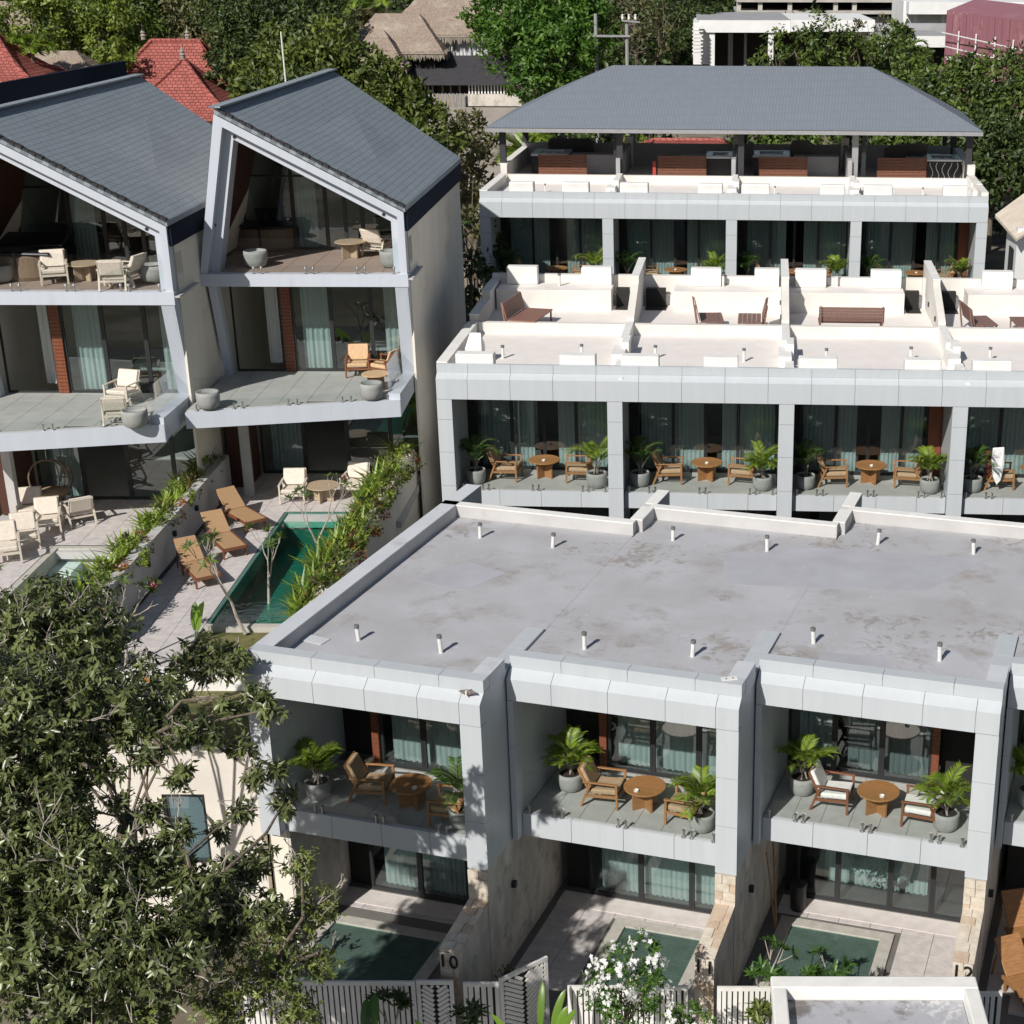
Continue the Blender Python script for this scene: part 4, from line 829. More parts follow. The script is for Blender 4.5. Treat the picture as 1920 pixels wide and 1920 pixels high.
    window_wall(t, M, [-13.7, -12.3, -10.9, -9.5, -8.5], 4.4, 7.34, 48.6, .06, openings=(1,))
    curtain(M, -13.4, -12.4, 4.42, 7.3, 48.9, 'sheer curtain behind the ground floor doors of the %s villa' % which, group='tall curtains of the villas')
    return t
V2 = villa(0, 0, 'right villa with slanted white frame and grey shingle roof beside the beige side wall', 'right')
V1 = villa(-6.2, -2.6, 'left villa with slanted white frame and shingle roof cut off by the photo edge', 'left', 4.0)
v0 = T('villa', 'dark roof edge of another villa showing above the left villa ridge', 'house', (-24, 50, 4.4))
MB().hexa([(-26, 44.3, 4), (-20.98, 44.3, 4), (-20.7, 58.9, 4), (-26, 58.9, 4)], [(-26, 44.3, 12), (-20.98, 44.3, 15.8), (-20.7, 58.9, 15.9), (-26, 58.9, 12)]).build('side_wall', 'villa_render', v0)
MB().hexa([(-21.0, 44.1, 15.7), (-20.9, 44.1, 15.7), (-20.5, 60.2, 15.8), (-20.7, 60.2, 15.8)], [(-21.0, 44.1, 16.5), (-20.9, 44.1, 16.5), (-20.5, 60.2, 16.38), (-20.7, 60.2, 16.38)]).build('side_flashing', 'navy_flashing', v0)
MB().hexa([(-27, 44.1, 12.4), (-21.02, 44.1, 16.3), (-20.72, 60.2, 16.2), (-27, 60.2, 12.3)], [(-27, 44.1, 12.6), (-21.02, 44.1, 16.48), (-20.72, 60.2, 16.36), (-27, 60.2, 12.5)]).build('roof', 'shingle_grey', v0, uvplane=((-27, 44, 12), (0, 1, 0), (.8, 0, .55)))
# villa furniture
def big_pot(px, py, z, label, r=.36, h=.5):
    t = T('plant_pot', label, 'plant pot', atZ(px, py, z), random.random()*6, 'empty grey concrete pots on the villa terraces', True); pot_mesh(t, r, h, soil=False)
    MB().lathe([(0, h*.55), (r*.8, h*.55)], n=18).build('soil', 'soil', t)
def tub(px, py, label):
    t = T('hot_tub', label, 'hot tub', atZ(px, py, 11.21), 0, 'round hot tubs on the villa decks', True)
    w_ = MB().lathe([(0, 0), (1.0, 0), (1.05, .1), (1.05, .68), (.98, .72), (.85, .72), (.85, .3), (0, .3)], n=40).build('tub', 'wicker', t, smooth=False)
    MB().hexa([(-1.05, -1.0, .78), (1.0, -1.0, .74), (1.0, 0, .74), (-1.05, 0, .78)], [(-1.0, -.95, .86), (.95, -.95, .82), (.95, 0, .82), (-1.0, 0, .86)]).build('lid', 'black_vinyl', t, bevel=.03)
    MB().hexa([(-1.0, .03, .80), (1.0, .03, .80), (.95, .9, 1.05), (-.95, .9, 1.05)], [(-1.0, .0, .88), (1.0, .0, .88), (.95, .85, 1.13), (-.95, .85, 1.13)]).build('lid', 'black_vinyl', t, bevel=.03)
    MB().box(-.03, .03, -1.07, -1.05, .1, .85).build('strap', 'black_vinyl', t)
tub(505, 462, 'round wicker hot tub with a black lid on the upper deck of the right villa'); tub(60, 515, 'round wicker hot tub with a tilted lid on the upper deck of the left villa')
big_pot(481, 500, 11.21, 'empty grey pot beside the hot tub on the right villa deck'); big_pot(735, 500, 11.21, 'empty grey pot behind the glass at the right end of the right villa deck')
big_pot(290, 528, 11.21, 'wide empty grey pot at the right end of the left villa deck', .42); big_pot(2, 528, 11.21, 'grey pot at the left edge of the photo on the left villa deck', .40)
big_pot(392, 765, 7.82, 'notched grey pot in the left corner of the right villa balcony', .34); big_pot(698, 748, 7.82, 'grey pot in the right corner of the right villa balcony', .34)
big_pot(255, 800, 7.82, 'grey pot beside the stacked white chairs on the left villa balcony', .36)
GC = 'cream armchairs of the villas'
def cr(px, py, z, rz, label, proto=None, sc_=1.0): return PL(proto or CH_CREAM, atZ(px, py, z), rz, label, GC if proto is None else None, sc_)
cr(104, 530, 11.21, -pi/2+.35, 'cream armchair facing the camera on the left villa deck'); cr(217, 540, 11.21, pi/2+.15, 'cream armchair seen from behind on the left villa deck'); cr(240, 533, 11.21, pi-.25, 'third cream armchair half hidden behind another on the left villa deck')
cr(712, 478, 11.21, 1.15, 'cream armchair tipped beside the table on the right villa deck'); cr(728, 462, 11.21, -1.2, 'cream armchair stacked by the frame of the right villa deck')
PL(TB_DRIFT, atZ(161, 525, 11.21), .3, 'pale driftwood table between the cream chairs on the left villa deck', 'round driftwood tables'); PL(TB_DRIFT, atZ(659, 482, 11.21), .3, 'pale driftwood table on the upper deck of the right villa', 'round driftwood tables')
cr(232, 755, 7.82, -pi/2-.25, 'white armchair at the bottom of the jumbled stack on the left villa balcony'); cr(222, 790, 7.82, pi/2+.2, 'white armchair in front of the jumbled stack on the left villa balcony', None, .95)
PL(CH_TAN, atZ(673, 703, 7.82), -pi/2+.1, 'tan leather armchair on the right villa balcony facing the camera', 'tan leather armchairs'); PL(CH_TAN, atZ(722, 705, 7.82), pi-.4, 'tan armchair behind the glass at the right end of the right villa balcony', 'tan leather armchairs')
PL(TB_TAN, atZ(706, 730, 7.82), .2, 'round tan table in front of the leather armchairs on the right villa balcony')
cr(552, 938, 4.42, -pi/2+.05, 'left cream armchair on the pool terrace of the right villa'); cr(668, 925, 4.42, -pi/2-.1, 'right cream armchair on the pool terrace of the right villa'); PL(TB_DRIFT, atZ(607, 938, 4.42), .9, 'round cracked wooden table on the pool terrace of the right villa', 'round driftwood tables')
cr(92, 995, 4.42, -pi/2+.3, 'cream armchair in front of the egg chair on the left villa terrace'); cr(60, 975, 4.42, -pi/2+.3, 'shaded cream armchair behind another on the left villa terrace'); cr(150, 978, 4.42, pi/2+.6, 'slatted cream armchair standing apart at the right of the left villa terrace'); cr(50, 1025, 4.42, -pi/2+.4, 'cream armchair near the plunge pool on the left villa terrace'); cr(12, 1050, 4.42, -pi/2+.4, 'cream armchair at the left photo edge on the left villa terrace', None, 1.1)
# egg chair
t = T('hanging_egg_chair', 'round woven hanging chair in the shade of the left villa terrace', 'hanging chair', atZ(85, 975, 4.42) + Vector((0, .6, .35)), local=True)
for k in range(9): a = -pi/2+.25+k*(pi-.5)/8; mb = MB(); [mb.tube((.75*cos(b)*cos(a), .45+.5*sin(a)*cos(b)*0+.35*cos(b), .85+.75*sin(b)*1.0) if 0 else (.75*cos(a)*cos(b), .2+.45*cos(b), .85+.8*sin(b)), (.75*cos(a)*cos(b+.3), .2+.45*cos(b+.3), .85+.8*sin(b+.3)), .018, .018, 5, False) for b in [-1.4+.28*q for q in range(10)]]; mb.build('rib', 'wicker', t)
mb = MB(); [mb.tube((.78*cos(q*.3), .1, .85+.82*sin(q*.3)), (.78*cos((q+1)*.3), .1, .85+.82*sin((q+1)*.3)), .035, .035, 6, False) for q in range(21)]; mb.build('rim', 'wicker', t)
MB().lathe([(0, 0), (.5, .03), (.62, .12), (.5, .2), (0, .22)], (0, .3, .2), 18).build('seat_cushion', 'tan_cushion', t, smooth=True); MB().tube((0, .15, 1.67), (0, .15, 2.6), .015, .015, 5).build('chain', 'steel', t)
t.scale = (.78, .78, .78)
# sun loungers
def lounger(loc, rz, label, tilt=.62, fr='red_teak', m='rattan', group='woven sun loungers'):
    t = T('sun_lounger', label, 'sun lounger', loc, rz, group, True)
    MB().bar((-.15, -.33, .30), (1.25, -.33, .30), .045, .08).build('side_rail', fr, t); MB().bar((-.15, .33, .30), (1.25, .33, .30), .045, .08).build('side_rail', fr, t)
    MB().bar((1.24, -.33, .30), (1.24, .33, .30), .05, .08).build('end_rail', fr, t)
    for x in (-.05, 1.12):
        for s in (-1, 1): MB().bar((x, s*.31, 0), (x, s*.31, .3), .05, .05).build('leg', fr, t)
    MB().box(-.05, 1.22, -.30, .30, .315, .35).build('seat', m, t, bevel=.01)
    c, s_ = cos(tilt), sin(tilt)
    MB().hexa([(-.05, -.31, .33), (-.05, .31, .33), (-.05-.82*c, .31, .33+.82*s_), (-.05-.82*c, -.31, .33+.82*s_)], [(-.03, -.31, .37), (-.03, .31, .37), (-.03-.82*c, .31, .37+.82*s_), (-.03-.82*c, -.31, .37+.82*s_)]).build('backrest', m, t, bevel=.012)
    for s in (-1, 1): MB().bar((-.5, s*.28, .58), (-.62, s*.28, .02), .035, .035).build('prop', fr, t)
    return t
lounger(atZ(366, 1075, 4.42), -.98, 'woven sun lounger nearest the camera beside the long green pool'); lounger(atZ(416, 1022, 4.42), -.98, 'middle woven sun lounger of the three beside the long green pool'); lounger(atZ(446, 975, 4.42), -.85, 'rearmost woven sun lounger beside the long green pool, partly shaded')
# ------------------------------------------------------------------ villa gardens
def tiles(parent, M, x0, x1, y0, y1, z, sx, sy, m='light_paving', gap=.012, skip=None, th=.014):
    nx, ny = max(1, round((x1-x0)/sx)), max(1, round((y1-y0)/sy)); meshes = {}
    for i in range(nx):
        for j in range(ny):
            a, b = x0+(x1-x0)*i/nx, x0+(x1-x0)*(i+1)/nx; c, d = y0+(y1-y0)*j/ny, y0+(y1-y0)*(j+1)/ny
            if skip and skip((a+b)/2, (c+d)/2): continue
            MB(M).box(a+gap/2, b-gap/2, c+gap/2, d-gap/2, z, z+th+random.uniform(0, .003)).build('paving_tile', m, parent)
I4 = Matrix()
# terrace ground of the villas, with the two pools sunk into it
tg = MB().box(-26, -14.62, 30.2, 44.2, -.3, 3.2).box(-14.62, -12.0, 30.2, 60, -.3, 4.0).box(-12.0, -8.9, 36.6, 44.7, -.3, 3.0).box(-12, -8.9, 44.75, 60, -.3, 4.0).box(-12, -9.1, 33.4, 36.55, -.3, 4.0)
struct(tg, 'terrace_ground', 'yard_soil')
ter = struct(MB().box(-14.2, -12.12, 33.55, 46.4, 4.02, 4.385).box(-12.12, -9.3, 44.95, 46.4, 4.02, 4.385), 'pool_terrace', 'grout')
tiles(ter, I4, -14.18, -12.14, 33.6, 44.9, 4.386, .68, .7); tiles(ter, I4, -14.18, -9.3, 44.95, 48.6, 4.386, .7, .7)
struct(MB().box(-14.4, -9.1, 33.5, 34.5, 4.0, 4.38).box(-12.1, -9.2, 34.5, 36.2, 4.0, 4.3), 'planting_bed', 'dry_grass')
pool = T('swimming_pool', 'long narrow green pool between the sun loungers and the planted wall', 'pool', (-10.6, 40.7, 3.4))
MB().box(-12.11, -12.03, 36.5, 44.9, 3.0, 4.40).box(-12.02, -9.2, 44.8, 44.93, 3.0, 4.40).build('wall', 'pool_tile', pool)
MB().box(-12.12, -9.2, 36.28, 36.49, 3.0, 4.42).build('coping', 'pool_coping', pool)
MB().box(-12.02, -9.15, 36.5, 44.79, 3.0, 3.55).box(-9.25, -9.15, 36.5, 44.79, 3.56, 4.3).build('floor', 'pool_tile_deep', pool, uvplane=((0, 0, 0), (1, 0, .3), (0, 1, .5)))
MB().box(-12.02, -9.26, 44.3, 44.79, 3.56, 4.1).build('step', 'pool_tile', pool)
MB().quad((-12.028, 36.5, 4.35), (-9.26, 36.5, 4.35), (-9.26, 44.79, 4.35), (-12.028, 44.79, 4.35)).build('water', 'pool_water', pool)
ter1 = struct(MB().box(-26, -18.0, 36, 42.8, 3.9, 4.385).box(-18, -14.6, 42.0, 42.8, 3.9, 4.385), 'pool_terrace', 'grout')
tiles(ter1, I4, -21, -18.05, 36.1, 43.8, 4.386, .7, .7); tiles(ter1, I4, -18.04, -14.66, 42.1, 46.0, 4.386, .7, .7)
pool1 = T('swimming_pool', 'pale plunge pool in front of the left villa, half hidden by the tree', 'pool', (-16.3, 39, 3.4))
MB().box(-18.03, -17.85, 35.5, 41.98, 3.1, 4.40).box(-17.84, -14.7, 41.8, 41.98, 3.1, 4.40).build('wall', 'pool_coping', pool1)
MB().box(-17.84, -15.05, 35.5, 41.79, 3.1, 3.5).build('floor', 'pool_tile_pale', pool1); MB().quad((-17.84, 35.5, 3.7), (-15.05, 35.5, 3.7), (-15.05, 41.79, 3.7), (-17.84, 41.79, 3.7)).build('water', 'plunge_water', pool1)
MB().box(-17.84, -17.2, 40.9, 41.79, 3.31, 4.0).build('step', 'pool_tile_pale', pool1)
gw = T('garden_wall', 'grey wall with plants on top between the two villa terraces', 'wall', (-14.4, 40, 4.4))
MB().box(-14.5, -14.22, 34.4, 46.8, 3.9, 5.6).build('wall', 'grey_render', gw); MB().box(-15.0, -14.51, 34.4, 46.0, 3.9, 5.2).build('trough', 'grey_render', gw); MB().box(-15.0, -14.51, 34.45, 46, 5.2, 5.25).build('soil', 'soil', gw)
MB().box(-14.21, -14.17, 34.5, 46.6, 4.385, 4.50).build('skirting', 'dark_metal', gw)
for y in (43.0, 40.9, 38.6): MB().box(-14.21, -14.12, y, y+.1, 5.1, 5.25).build('wall_lamp', 'dark_metal', gw)
gw2 = T('garden_wall', 'tall beige retaining wall with plants on top along the long green pool', 'wall', (-8.9, 42, 0))
MB().hexa([(-9.2, 34.4, -.3), (-8.95, 34.4, -.3), (-8.55, 49.9, -.3), (-8.8, 49.9, -.3)], [(-9.2, 34.4, 5.5), (-8.95, 34.4, 5.5), (-8.55, 47.4, 5.6), (-8.8, 47.4, 5.6)]).build('wall', 'villa_render', gw2)
MB().box(-9.42, -9.21, 36.4, 47.0, 4.0, 5.3).build('trough', 'grey_render', gw2)
fw = T('front_wall', 'sunlit white wall with a window behind the big tree', 'wall', (-13, 30.1, 0))
a, b = atY(305, 1485, 30.1), atY(385, 1485, 30.1); zt_, zb_ = a.z, atY(300, 1570, 30.1).z - .6
MB().box(-30, a.x, 30.0, 30.25, -.3, 4.3).box(b.x, -9.25, 30.0, 30.25, -.3, 4.3).box(a.x, b.x, 30.0, 30.25, zt_, 4.3).box(a.x, b.x, 30.0, 30.25, -.3, zb_).build('wall', 'sunlit_render', fw)
wd = MB().box(a.x, a.x+.06, 30.03, 30.1, zb_, zt_).box(b.x-.06, b.x, 30.03, 30.1, zb_, zt_).box(a.x+.06, b.x-.06, 30.03, 30.1, zt_-.06, zt_).box(a.x+.06, b.x-.06, 30.03, 30.1, zb_, zb_+.06).build('window', 'dark_metal', fw)
MB().box(a.x+.06, b.x-.06, 30.06, 30.07, zb_+.06, zt_-.06).build('pane', 'window_glass', wd); MB().box(a.x+.07, b.x-.07, 30.12, 30.15, zb_+.07, zt_-.07).build('blind', 'villa_cladding', fw)
struct(MB().box(-30, -9.3, 30.26, 33.2, 3.9, 4.15), 'grass_strip', 'dry_grass')
o = MB().box(-30, -9.4, 33.2, 33.48, 3.9, 4.62).build('low_wall', 'white_paint'); recenter(o); tag(o, 'low white wall in front of the villa gardens behind the big tree', 'wall')
o = MB().box(-9.25, -8.6, 30.4, 30.6, -.3, 4.2).build('low_wall', 'villa_render'); recenter(o); tag(o, 'narrow beige wall beside the left end of the nearest building', 'wall')
# ------------------------------------------------------------------ yards, pools, dividers and gates of the front row
yard = struct(MB().box(-9.2, 14, 25.25, 31.9, -.3, -.03), 'yard', 'grout')
def intri(M, u, v): return True
PUL = {0: (-3.9, -1.3, -1.3, 1.2), 1: (-2.5, -.75, -1.4, 1.6), 2: (-3.85, -1.85, -1.3, 1.45), 3: (-3.5, -1.8, -1.3, 1.4)}
for i in range(4):
    M = MA(i); p = PUL[i]
    tiles(yard, M, -4.29, -.02, -.95, 2.6, -.03, .72, .72, skip=lambda u, v, p=p: p[0]-.35 < u < p[1]+.35 and p[2]-.3 < v < p[3]+.35)
    MB(M).box(-4.29, -.02, 2.05, 2.6, -.012, .004).build('edge_stone', 'edge_stone', yard)
    pl = T('plunge_pool', 'small %s plunge pool in the yard of the %s front unit' % (('dark shaded', 'dark green', 'dark green', 'green')[i], WORD[i]), 'pool', tuple(M @ Vector(((p[0]+p[1])/2, 0, 0))))
    c = MB(M).box(p[0]-.28, p[0], p[2]-.28, p[3]+.28, -.05, .025).box(p[1], p[1]+.28, p[2]-.28, p[3]+.28, -.05, .025).box(p[0], p[1], p[3], p[3]+.28, -.05, .025).box(p[0], p[1], p[2]-.28, p[2], -.05, .025); c.build('coping', 'pool_coping', pl)
    MB(M).box(p[0], p[1], p[2], p[3], -.028, -.024).build('basin', 'plunge_tile', pl, uvplane=((0, 0, 0), (.96, -.28, 0), (.28, .96, 0)))
    MB(M).quad((p[0], p[2], -.006), (p[1], p[2], -.006), (p[1], p[3], -.006), (p[0], p[3], -.006)).build('water', 'plunge_water', pl)
    # divider wall, stepping down to the street
    dw = T('divider_wall', 'stone divider wall %s' % ('carrying the number 10', 'carrying the number 11', 'carrying the number 12', 'at the right edge of the photo')[i], 'wall', tuple(M @ Vector((.2, 0, 0))), AA, 'stone divider walls of the front row')
    MB(M).box(.03, .42, .02, 2.75, -.3, 2.83).build('wall', 'stone_wall', dw); MB(M).box(.03, .42, 2.76, 7.4, -.3, 2.83).build('wall', 'stone_wall', dw)
    MB(M).add([(.05, 0.01, -.3), (.40, .01, -.3), (.40, .01, 2.12), (.05, .01, 2.12), (.05, -1.52, -.3), (.40, -1.52, -.3), (.40, -1.52, 1.92), (.05, -1.52, 1.92)], [(3, 2, 1, 0), (4, 5, 6, 7), (0, 1, 5, 4), (1, 2, 6, 5), (2, 3, 7, 6), (3, 0, 4, 7)]).build('wall', 'stone_wall', dw)
    rs = random.Random(i)
    for k in range(6):   # stones laid on the sloping top
        v0_, v1_ = -1.56+k*.262, -1.56+(k+1)*.262-.012; z0_, z1_ = 1.92+(v0_+1.52)*.13, 1.92+(v1_+1.52)*.13
        cut = rs.uniform(.12, .33)
        for a, b in ((.02, cut-.006), (cut+.006, .44)):
            j = rs.uniform(0, .022); MB(M).hexa([(a, v0_, z0_), (b, v0_, z0_), (b, v1_, z1_), (a, v1_, z1_)], [(a, v0_, z0_+.03+j), (b, v0_, z0_+.03+j), (b, v1_, z1_+.03+j), (a, v1_, z1_+.03+j)]).build('coping_stone', rs.choice(['stone_a', 'stone_b', 'stone_b']), dw)
    for k in range(4):   # stones facing the street under the column
        z0_ = 2.06+k*.195
        cut = rs.uniform(.12, .33)
        for a, b in ((.01, cut-.006), (cut+.006, .44)): MB(M).box(a, b, -.03-rs.uniform(0, .015), .015, z0_, z0_+.185).build('face_stone', rs.choice(['stone_a', 'stone_b', 'stone_b']), dw)
    for k in range(10):   # stones on the street end
        z0_ = k*.19
        cut = rs.uniform(.12, .33)
        for a, b in ((.03, cut-.006), (cut+.006, .42)): MB(M).box(a, b, -1.555-rs.uniform(0, .012), -1.525, z0_, z0_+.18).build('face_stone', 'stone_b' if k > 6 else rs.choice(['stone_a', 'stone_b']), dw)
    if i < 3:
        cu = bpy.data.curves.new('number', 'FONT'); cu.body = ('10', '11', '12')[i]; cu.size = .42; cu.extrude = .012; cu.align_x = 'CENTER'; cu.align_y = 'CENTER'; cu.space_character = 1.1
        tmp = bpy.data.objects.new('tmp', cu); me = bpy.data.meshes.new_from_object(tmp); bpy.data.objects.remove(tmp)
        me.transform(M @ Matrix.Translation((.225, -1.60, 1.70)) @ Matrix.Rotation(pi/2, 4, 'X')); off = wpos(dw); me.transform(Matrix.Translation(-off)); me.materials.clear(); me.materials.append(MATS['number_black'])
        nb = bpy.data.objects.new('house_number', me); COL.objects.link(nb); nb.parent = dw
    for z_, v_ in ((1.7, 1.2),): MB(M).box(.422, .52, v_, v_+.1, z_, z_+.14).build('wall_lamp', 'dark_metal', dw)
# unit 10 left side lower wall
MB(MA(0)).box(-4.72, -4.31, .3, 7.4, -.3, 2.84).build('lower_wall', 'villa_render', bA)
MB(MA(0)).box(-4.30, -4.24, .3, 2.5, -.1, 2.83).build('lower_wall', 'stone_wall', bA)
# fences and gates
def slat_fence(label, x0, x1, y0, y1=None, z1=1.5, diag=False, name='slat_fence', cat='fence', pitch=.105):
    y1 = y0 if y1 is None else y1; a, b = Vector((x0, y0, 0)), Vector((x1, y1, 0)); d = (b-a); Ln = d.length; d.normalize()
    Mf = Matrix.Translation(a) @ Matrix.Rotation(math.atan2(d.y, d.x), 4, 'Z')
    t = T(name, label, cat, tuple(a)); w_ = .05
    MB(Mf).box(0, Ln, 0, w_, z1-.09, z1).box(0, Ln, 0, w_, -.05, .08).box(0, .08, 0, w_, .081, z1-.091).box(Ln-.08, Ln, 0, w_, .081, z1-.091).build('frame', 'fence_slat', t)
    MB(Mf).box(.081, Ln-.081, .035, .048, .081, z1-.091).build('backing', 'void', t)
    if not diag:
        n = int((Ln-.2)/pitch)
        for k in range(n): x = .1+(Ln-.2)*k/n; MB(Mf).box(x, x+(Ln-.2)/n*.72, .004, .03, .085, z1-.095).build('slat', 'fence_slat', t)
    else:
        cx_ = Ln*.5
        def clip(x, z): return max(.09, min(Ln-.09, x)), max(.09, min(z1-.1, z))
        for k in range(int(z1/.11)+6):
            for sgn in (-1, 1):
                z = k*.11 - .3; p0 = (cx_+sgn*.04, z); p1 = (cx_+sgn*(cx_-.1), z+ (cx_-.14)*.75)
                if p0[1] < .12 or p1[1] > z1-.12:
                    if p0[1] < .12 and p1[1] > .2: s = (.12-p0[1])/(p1[1]-p0[1]); p0 = (p0[0]+(p1[0]-p0[0])*s, .12)
                    if p0[1] > z1-.15: continue
                    if p1[1] > z1-.12: s = (z1-.12-p0[1])/(p1[1]-p0[1]); p1 = (p0[0]+(p1[0]-p0[0])*s, z1-.12)
                if p1[1] <= p0[1]: continue
                MB(Mf).bar((p0[0], .015, p0[1]), (p1[0], .015, p1[1]), .024, .07).build('slat', 'fence_slat', t)
    return t
slat_fence('slatted pale fence left of the pier numbered 10, behind the tree', -8.7, -5.3, 25.75); 
slat_fence('narrow slatted fence right of the pier numbered 10', -4.35, -3.65, 25.72); slat_fence('pale gate with diagonal slats standing ajar beside the pier numbered 10', -3.62, -2.75, 25.70, 26.45, 1.6, True, 'slatted_gate', 'gate')
slat_fence('pale slatted fence behind the white flower bush', -2.3, .05, 25.62); slat_fence('pale slatted fence between the pier numbered 11 and the small flat roof', .62, 2.0, 25.6); slat_fence('short pale slatted fence right of the pier numbered 12', 5.62, 6.15, 25.45); slat_fence('pale gate with diagonal slats left of the pier numbered 10', -5.28, -4.75+.2, 25.78, 25.78, 1.5, True, 'slatted_gate', 'gate')
# small flat roofed building by the street
hut = T('gatehouse', 'small flat roofed structure with a thick white parapet at the bottom edge', 'building', (3.5, 22, 0))
MB().box(1.62, 5.35, 18.5, 24.3, -.3, 2.3).build('wall', 'white_paint', hut)
MB().box(1.87, 5.1, 18.8, 24.1, 2.301, 2.33).build('roof', 'dirty_membrane', hut)
MB().hexa([(1.6, 18.5, 2.31), (5.37, 18.5, 2.31), (5.37, 24.42, 2.31), (1.6, 24.52, 2.31)], [(1.6, 18.5, 2.312), (5.37, 18.5, 2.312), (5.37, 24.42, 2.312), (1.6, 24.52, 2.312)])
for b_ in ((1.58, 1.86, 18.5, 24.12), (5.11, 5.39, 18.5, 24.12), (1.58, 5.39, 24.121, 24.48)): MB().box(*b_, 2.302, 2.6).build('parapet', 'white_paint', hut, bevel=.03)
lounger(atZ(1895, 1770, .0) + Vector((.25, .1, .0)), -1.35, 'rear teak lounger at the right edge beside the pier numbered 12', .85, 'teak', 'teak', 'teak loungers at the right edge'); lounger(atZ(1885, 1860, .0) + Vector((.3, .1, .0)), -1.2, 'front teak lounger at the bottom right edge of the photo', .8, 'teak', 'teak', 'teak loungers at the right edge')
o = MB().tube(L(MA(2), -4.17, 1.35, .02), L(MA(2), -4.42, 1.9, 2.05), .028, .022, 6).build('pole', 'teak'); tag(recenter(o), 'wooden pole leaning on the stone wall beside the rightmost plunge pool', 'pole')
o = MB().tube(L(MA(2), -4.15, 1.2, .02), L(MA(2), -4.43, 1.35, 1.85), .018, .015, 6).build('pole', 'teak'); tag(recenter(o), 'thinner stick leaning beside the wooden pole near the rightmost plunge pool', 'pole')
t = T('waste_bin', 'black pedal bin in the dark corner of the yard between the numbers 11 and 12', 'bin', L(MA(2), -3.85, 2.15, 0), local=True); MB().lathe([(0, 0), (.17, 0), (.19, .6), (.19, .62), (0, .62)], n=18).build('body', 'dark_metal', t); MB().lathe([(.2, .62), (.2, .66), (.05, .72), (0, .72)], n=18).build('lid', 'dark_metal', t)
# chandelier of pale shells behind the garden doors of the second unit from the right
t = T('shell_chandelier', 'large cluster lamp of white shells behind the garden doors of the rightmost full unit', 'lamp', L(MA(2), -2.0, 3.6, 1.3))
rs = random.Random(5); mb = MB()
for k in range(420):
    a = rs.uniform(0, 2*pi); ph = rs.uniform(-1.1, 1.0); r_ = .62*cos(ph*.9)*rs.uniform(.75, 1); c = MA(2) @ Vector((-2.15+r_*cos(a)*1.1, 3.02+r_*sin(a)*.3, .92+.5*sin(ph))); u = Vector((rs.gauss(0, 1), rs.gauss(0, 1), rs.gauss(0, 1))).normalized(); v = u.orthogonal().normalized()*.045; u = u*.045
    mb.quad(c-u-v, c+u-v, c+u+v, c-u+v)
o = mb.build('shells', 'far_white', t, kind='stuff')
# ------------------------------------------------------------------ plants
def clumped(lobes, per, Ls, Ws, clump=.22, up=.35, flat=1.0):
    """leaf positions for a crown of ellipsoid lobes: leaves gather in clumps near the lobe surfaces"""
    P, N, D, TT = [], [], [], []
    for (c, r) in lobes:
        c = np.array(c, float); r = np.array(r if hasattr(r, '__len__') else (r, r, r*.8), float); nleaf = int(per*(r.prod()**(2/3)))
        nc = max(10, nleaf//28); cc = unit(nc)*(RNG.uniform(.45, 1.02, (nc, 1)))**.6; k = RNG.integers(0, nc, nleaf); ct = RNG.uniform(0, .75, nc)
        sz = clump*RNG.uniform(.6, 1.3, (nc, 1))[k]; off = unit(nleaf)*RNG.uniform(.2, 1, (nleaf, 1))*sz
        p = cc[k] + off; P.append(c + p*r); out = off/np.linalg.norm(off, axis=1, keepdims=True)*.7 + cc[k]*.6 + np.array([0, 0, up]); N.append(out + RNG.normal(size=(nleaf, 3))*.45)
        D.append(RNG.normal(size=(nleaf, 3)) + np.array([0, 0, -.35]) + out*.4); TT.append(np.clip(ct[k] + RNG.uniform(-.1, .3, nleaf), 0, .96))
    P = np.concatenate(P); n = len(P)
    return P, np.concatenate(D), np.concatenate(N), RNG.uniform(Ls*.7, Ls*1.25, n), RNG.uniform(Ws*.8, Ws*1.2, n), np.concatenate(TT)
def tree(name, label, cat, base, lobes, m, per=230, Ls=.42, Ws=.2, bark='bark', group=None, r=.22, nbr=5, clump=.22):
    t = T(name, label, cat, base, 0, group); mb = MB(); b = Vector(base); top = Vector(np.mean([np.array(c) for c, _ in lobes], axis=0)); fork = b.lerp(top, .45)
    mb.tube(b, fork, r, r*.75, 8, False)
    for c, rr in lobes:
        c = Vector(c); mid = fork.lerp(c, .55) + Vector((random.uniform(-.3, .3), random.uniform(-.3, .3), .2)); mb.tube(fork, mid, r*.55, r*.35, 6, False); mb.tube(mid, c, r*.35, r*.15, 6, False)
        R0 = rr[0] if hasattr(rr, '__len__') else rr
        for q in range(nbr):
            e_ = c + Vector(unit(1)[0])*R0*.85; mb.tube(mid.lerp(c, random.random()), e_, r*.16, r*.05, 5, False)
    mb.build('trunk', bark, t)
    P, D, N_, Lf, Wf, tt = clumped(lobes, per, Ls, Ws, clump)
    leaves('crown', P, D, N_, Lf, Wf, tt, m, t); return t
def blob(px, py, d, r):      # a lobe seen at a place of the photograph, at distance d, r metres
    p = atY(px, py, d); return (tuple(p), r)
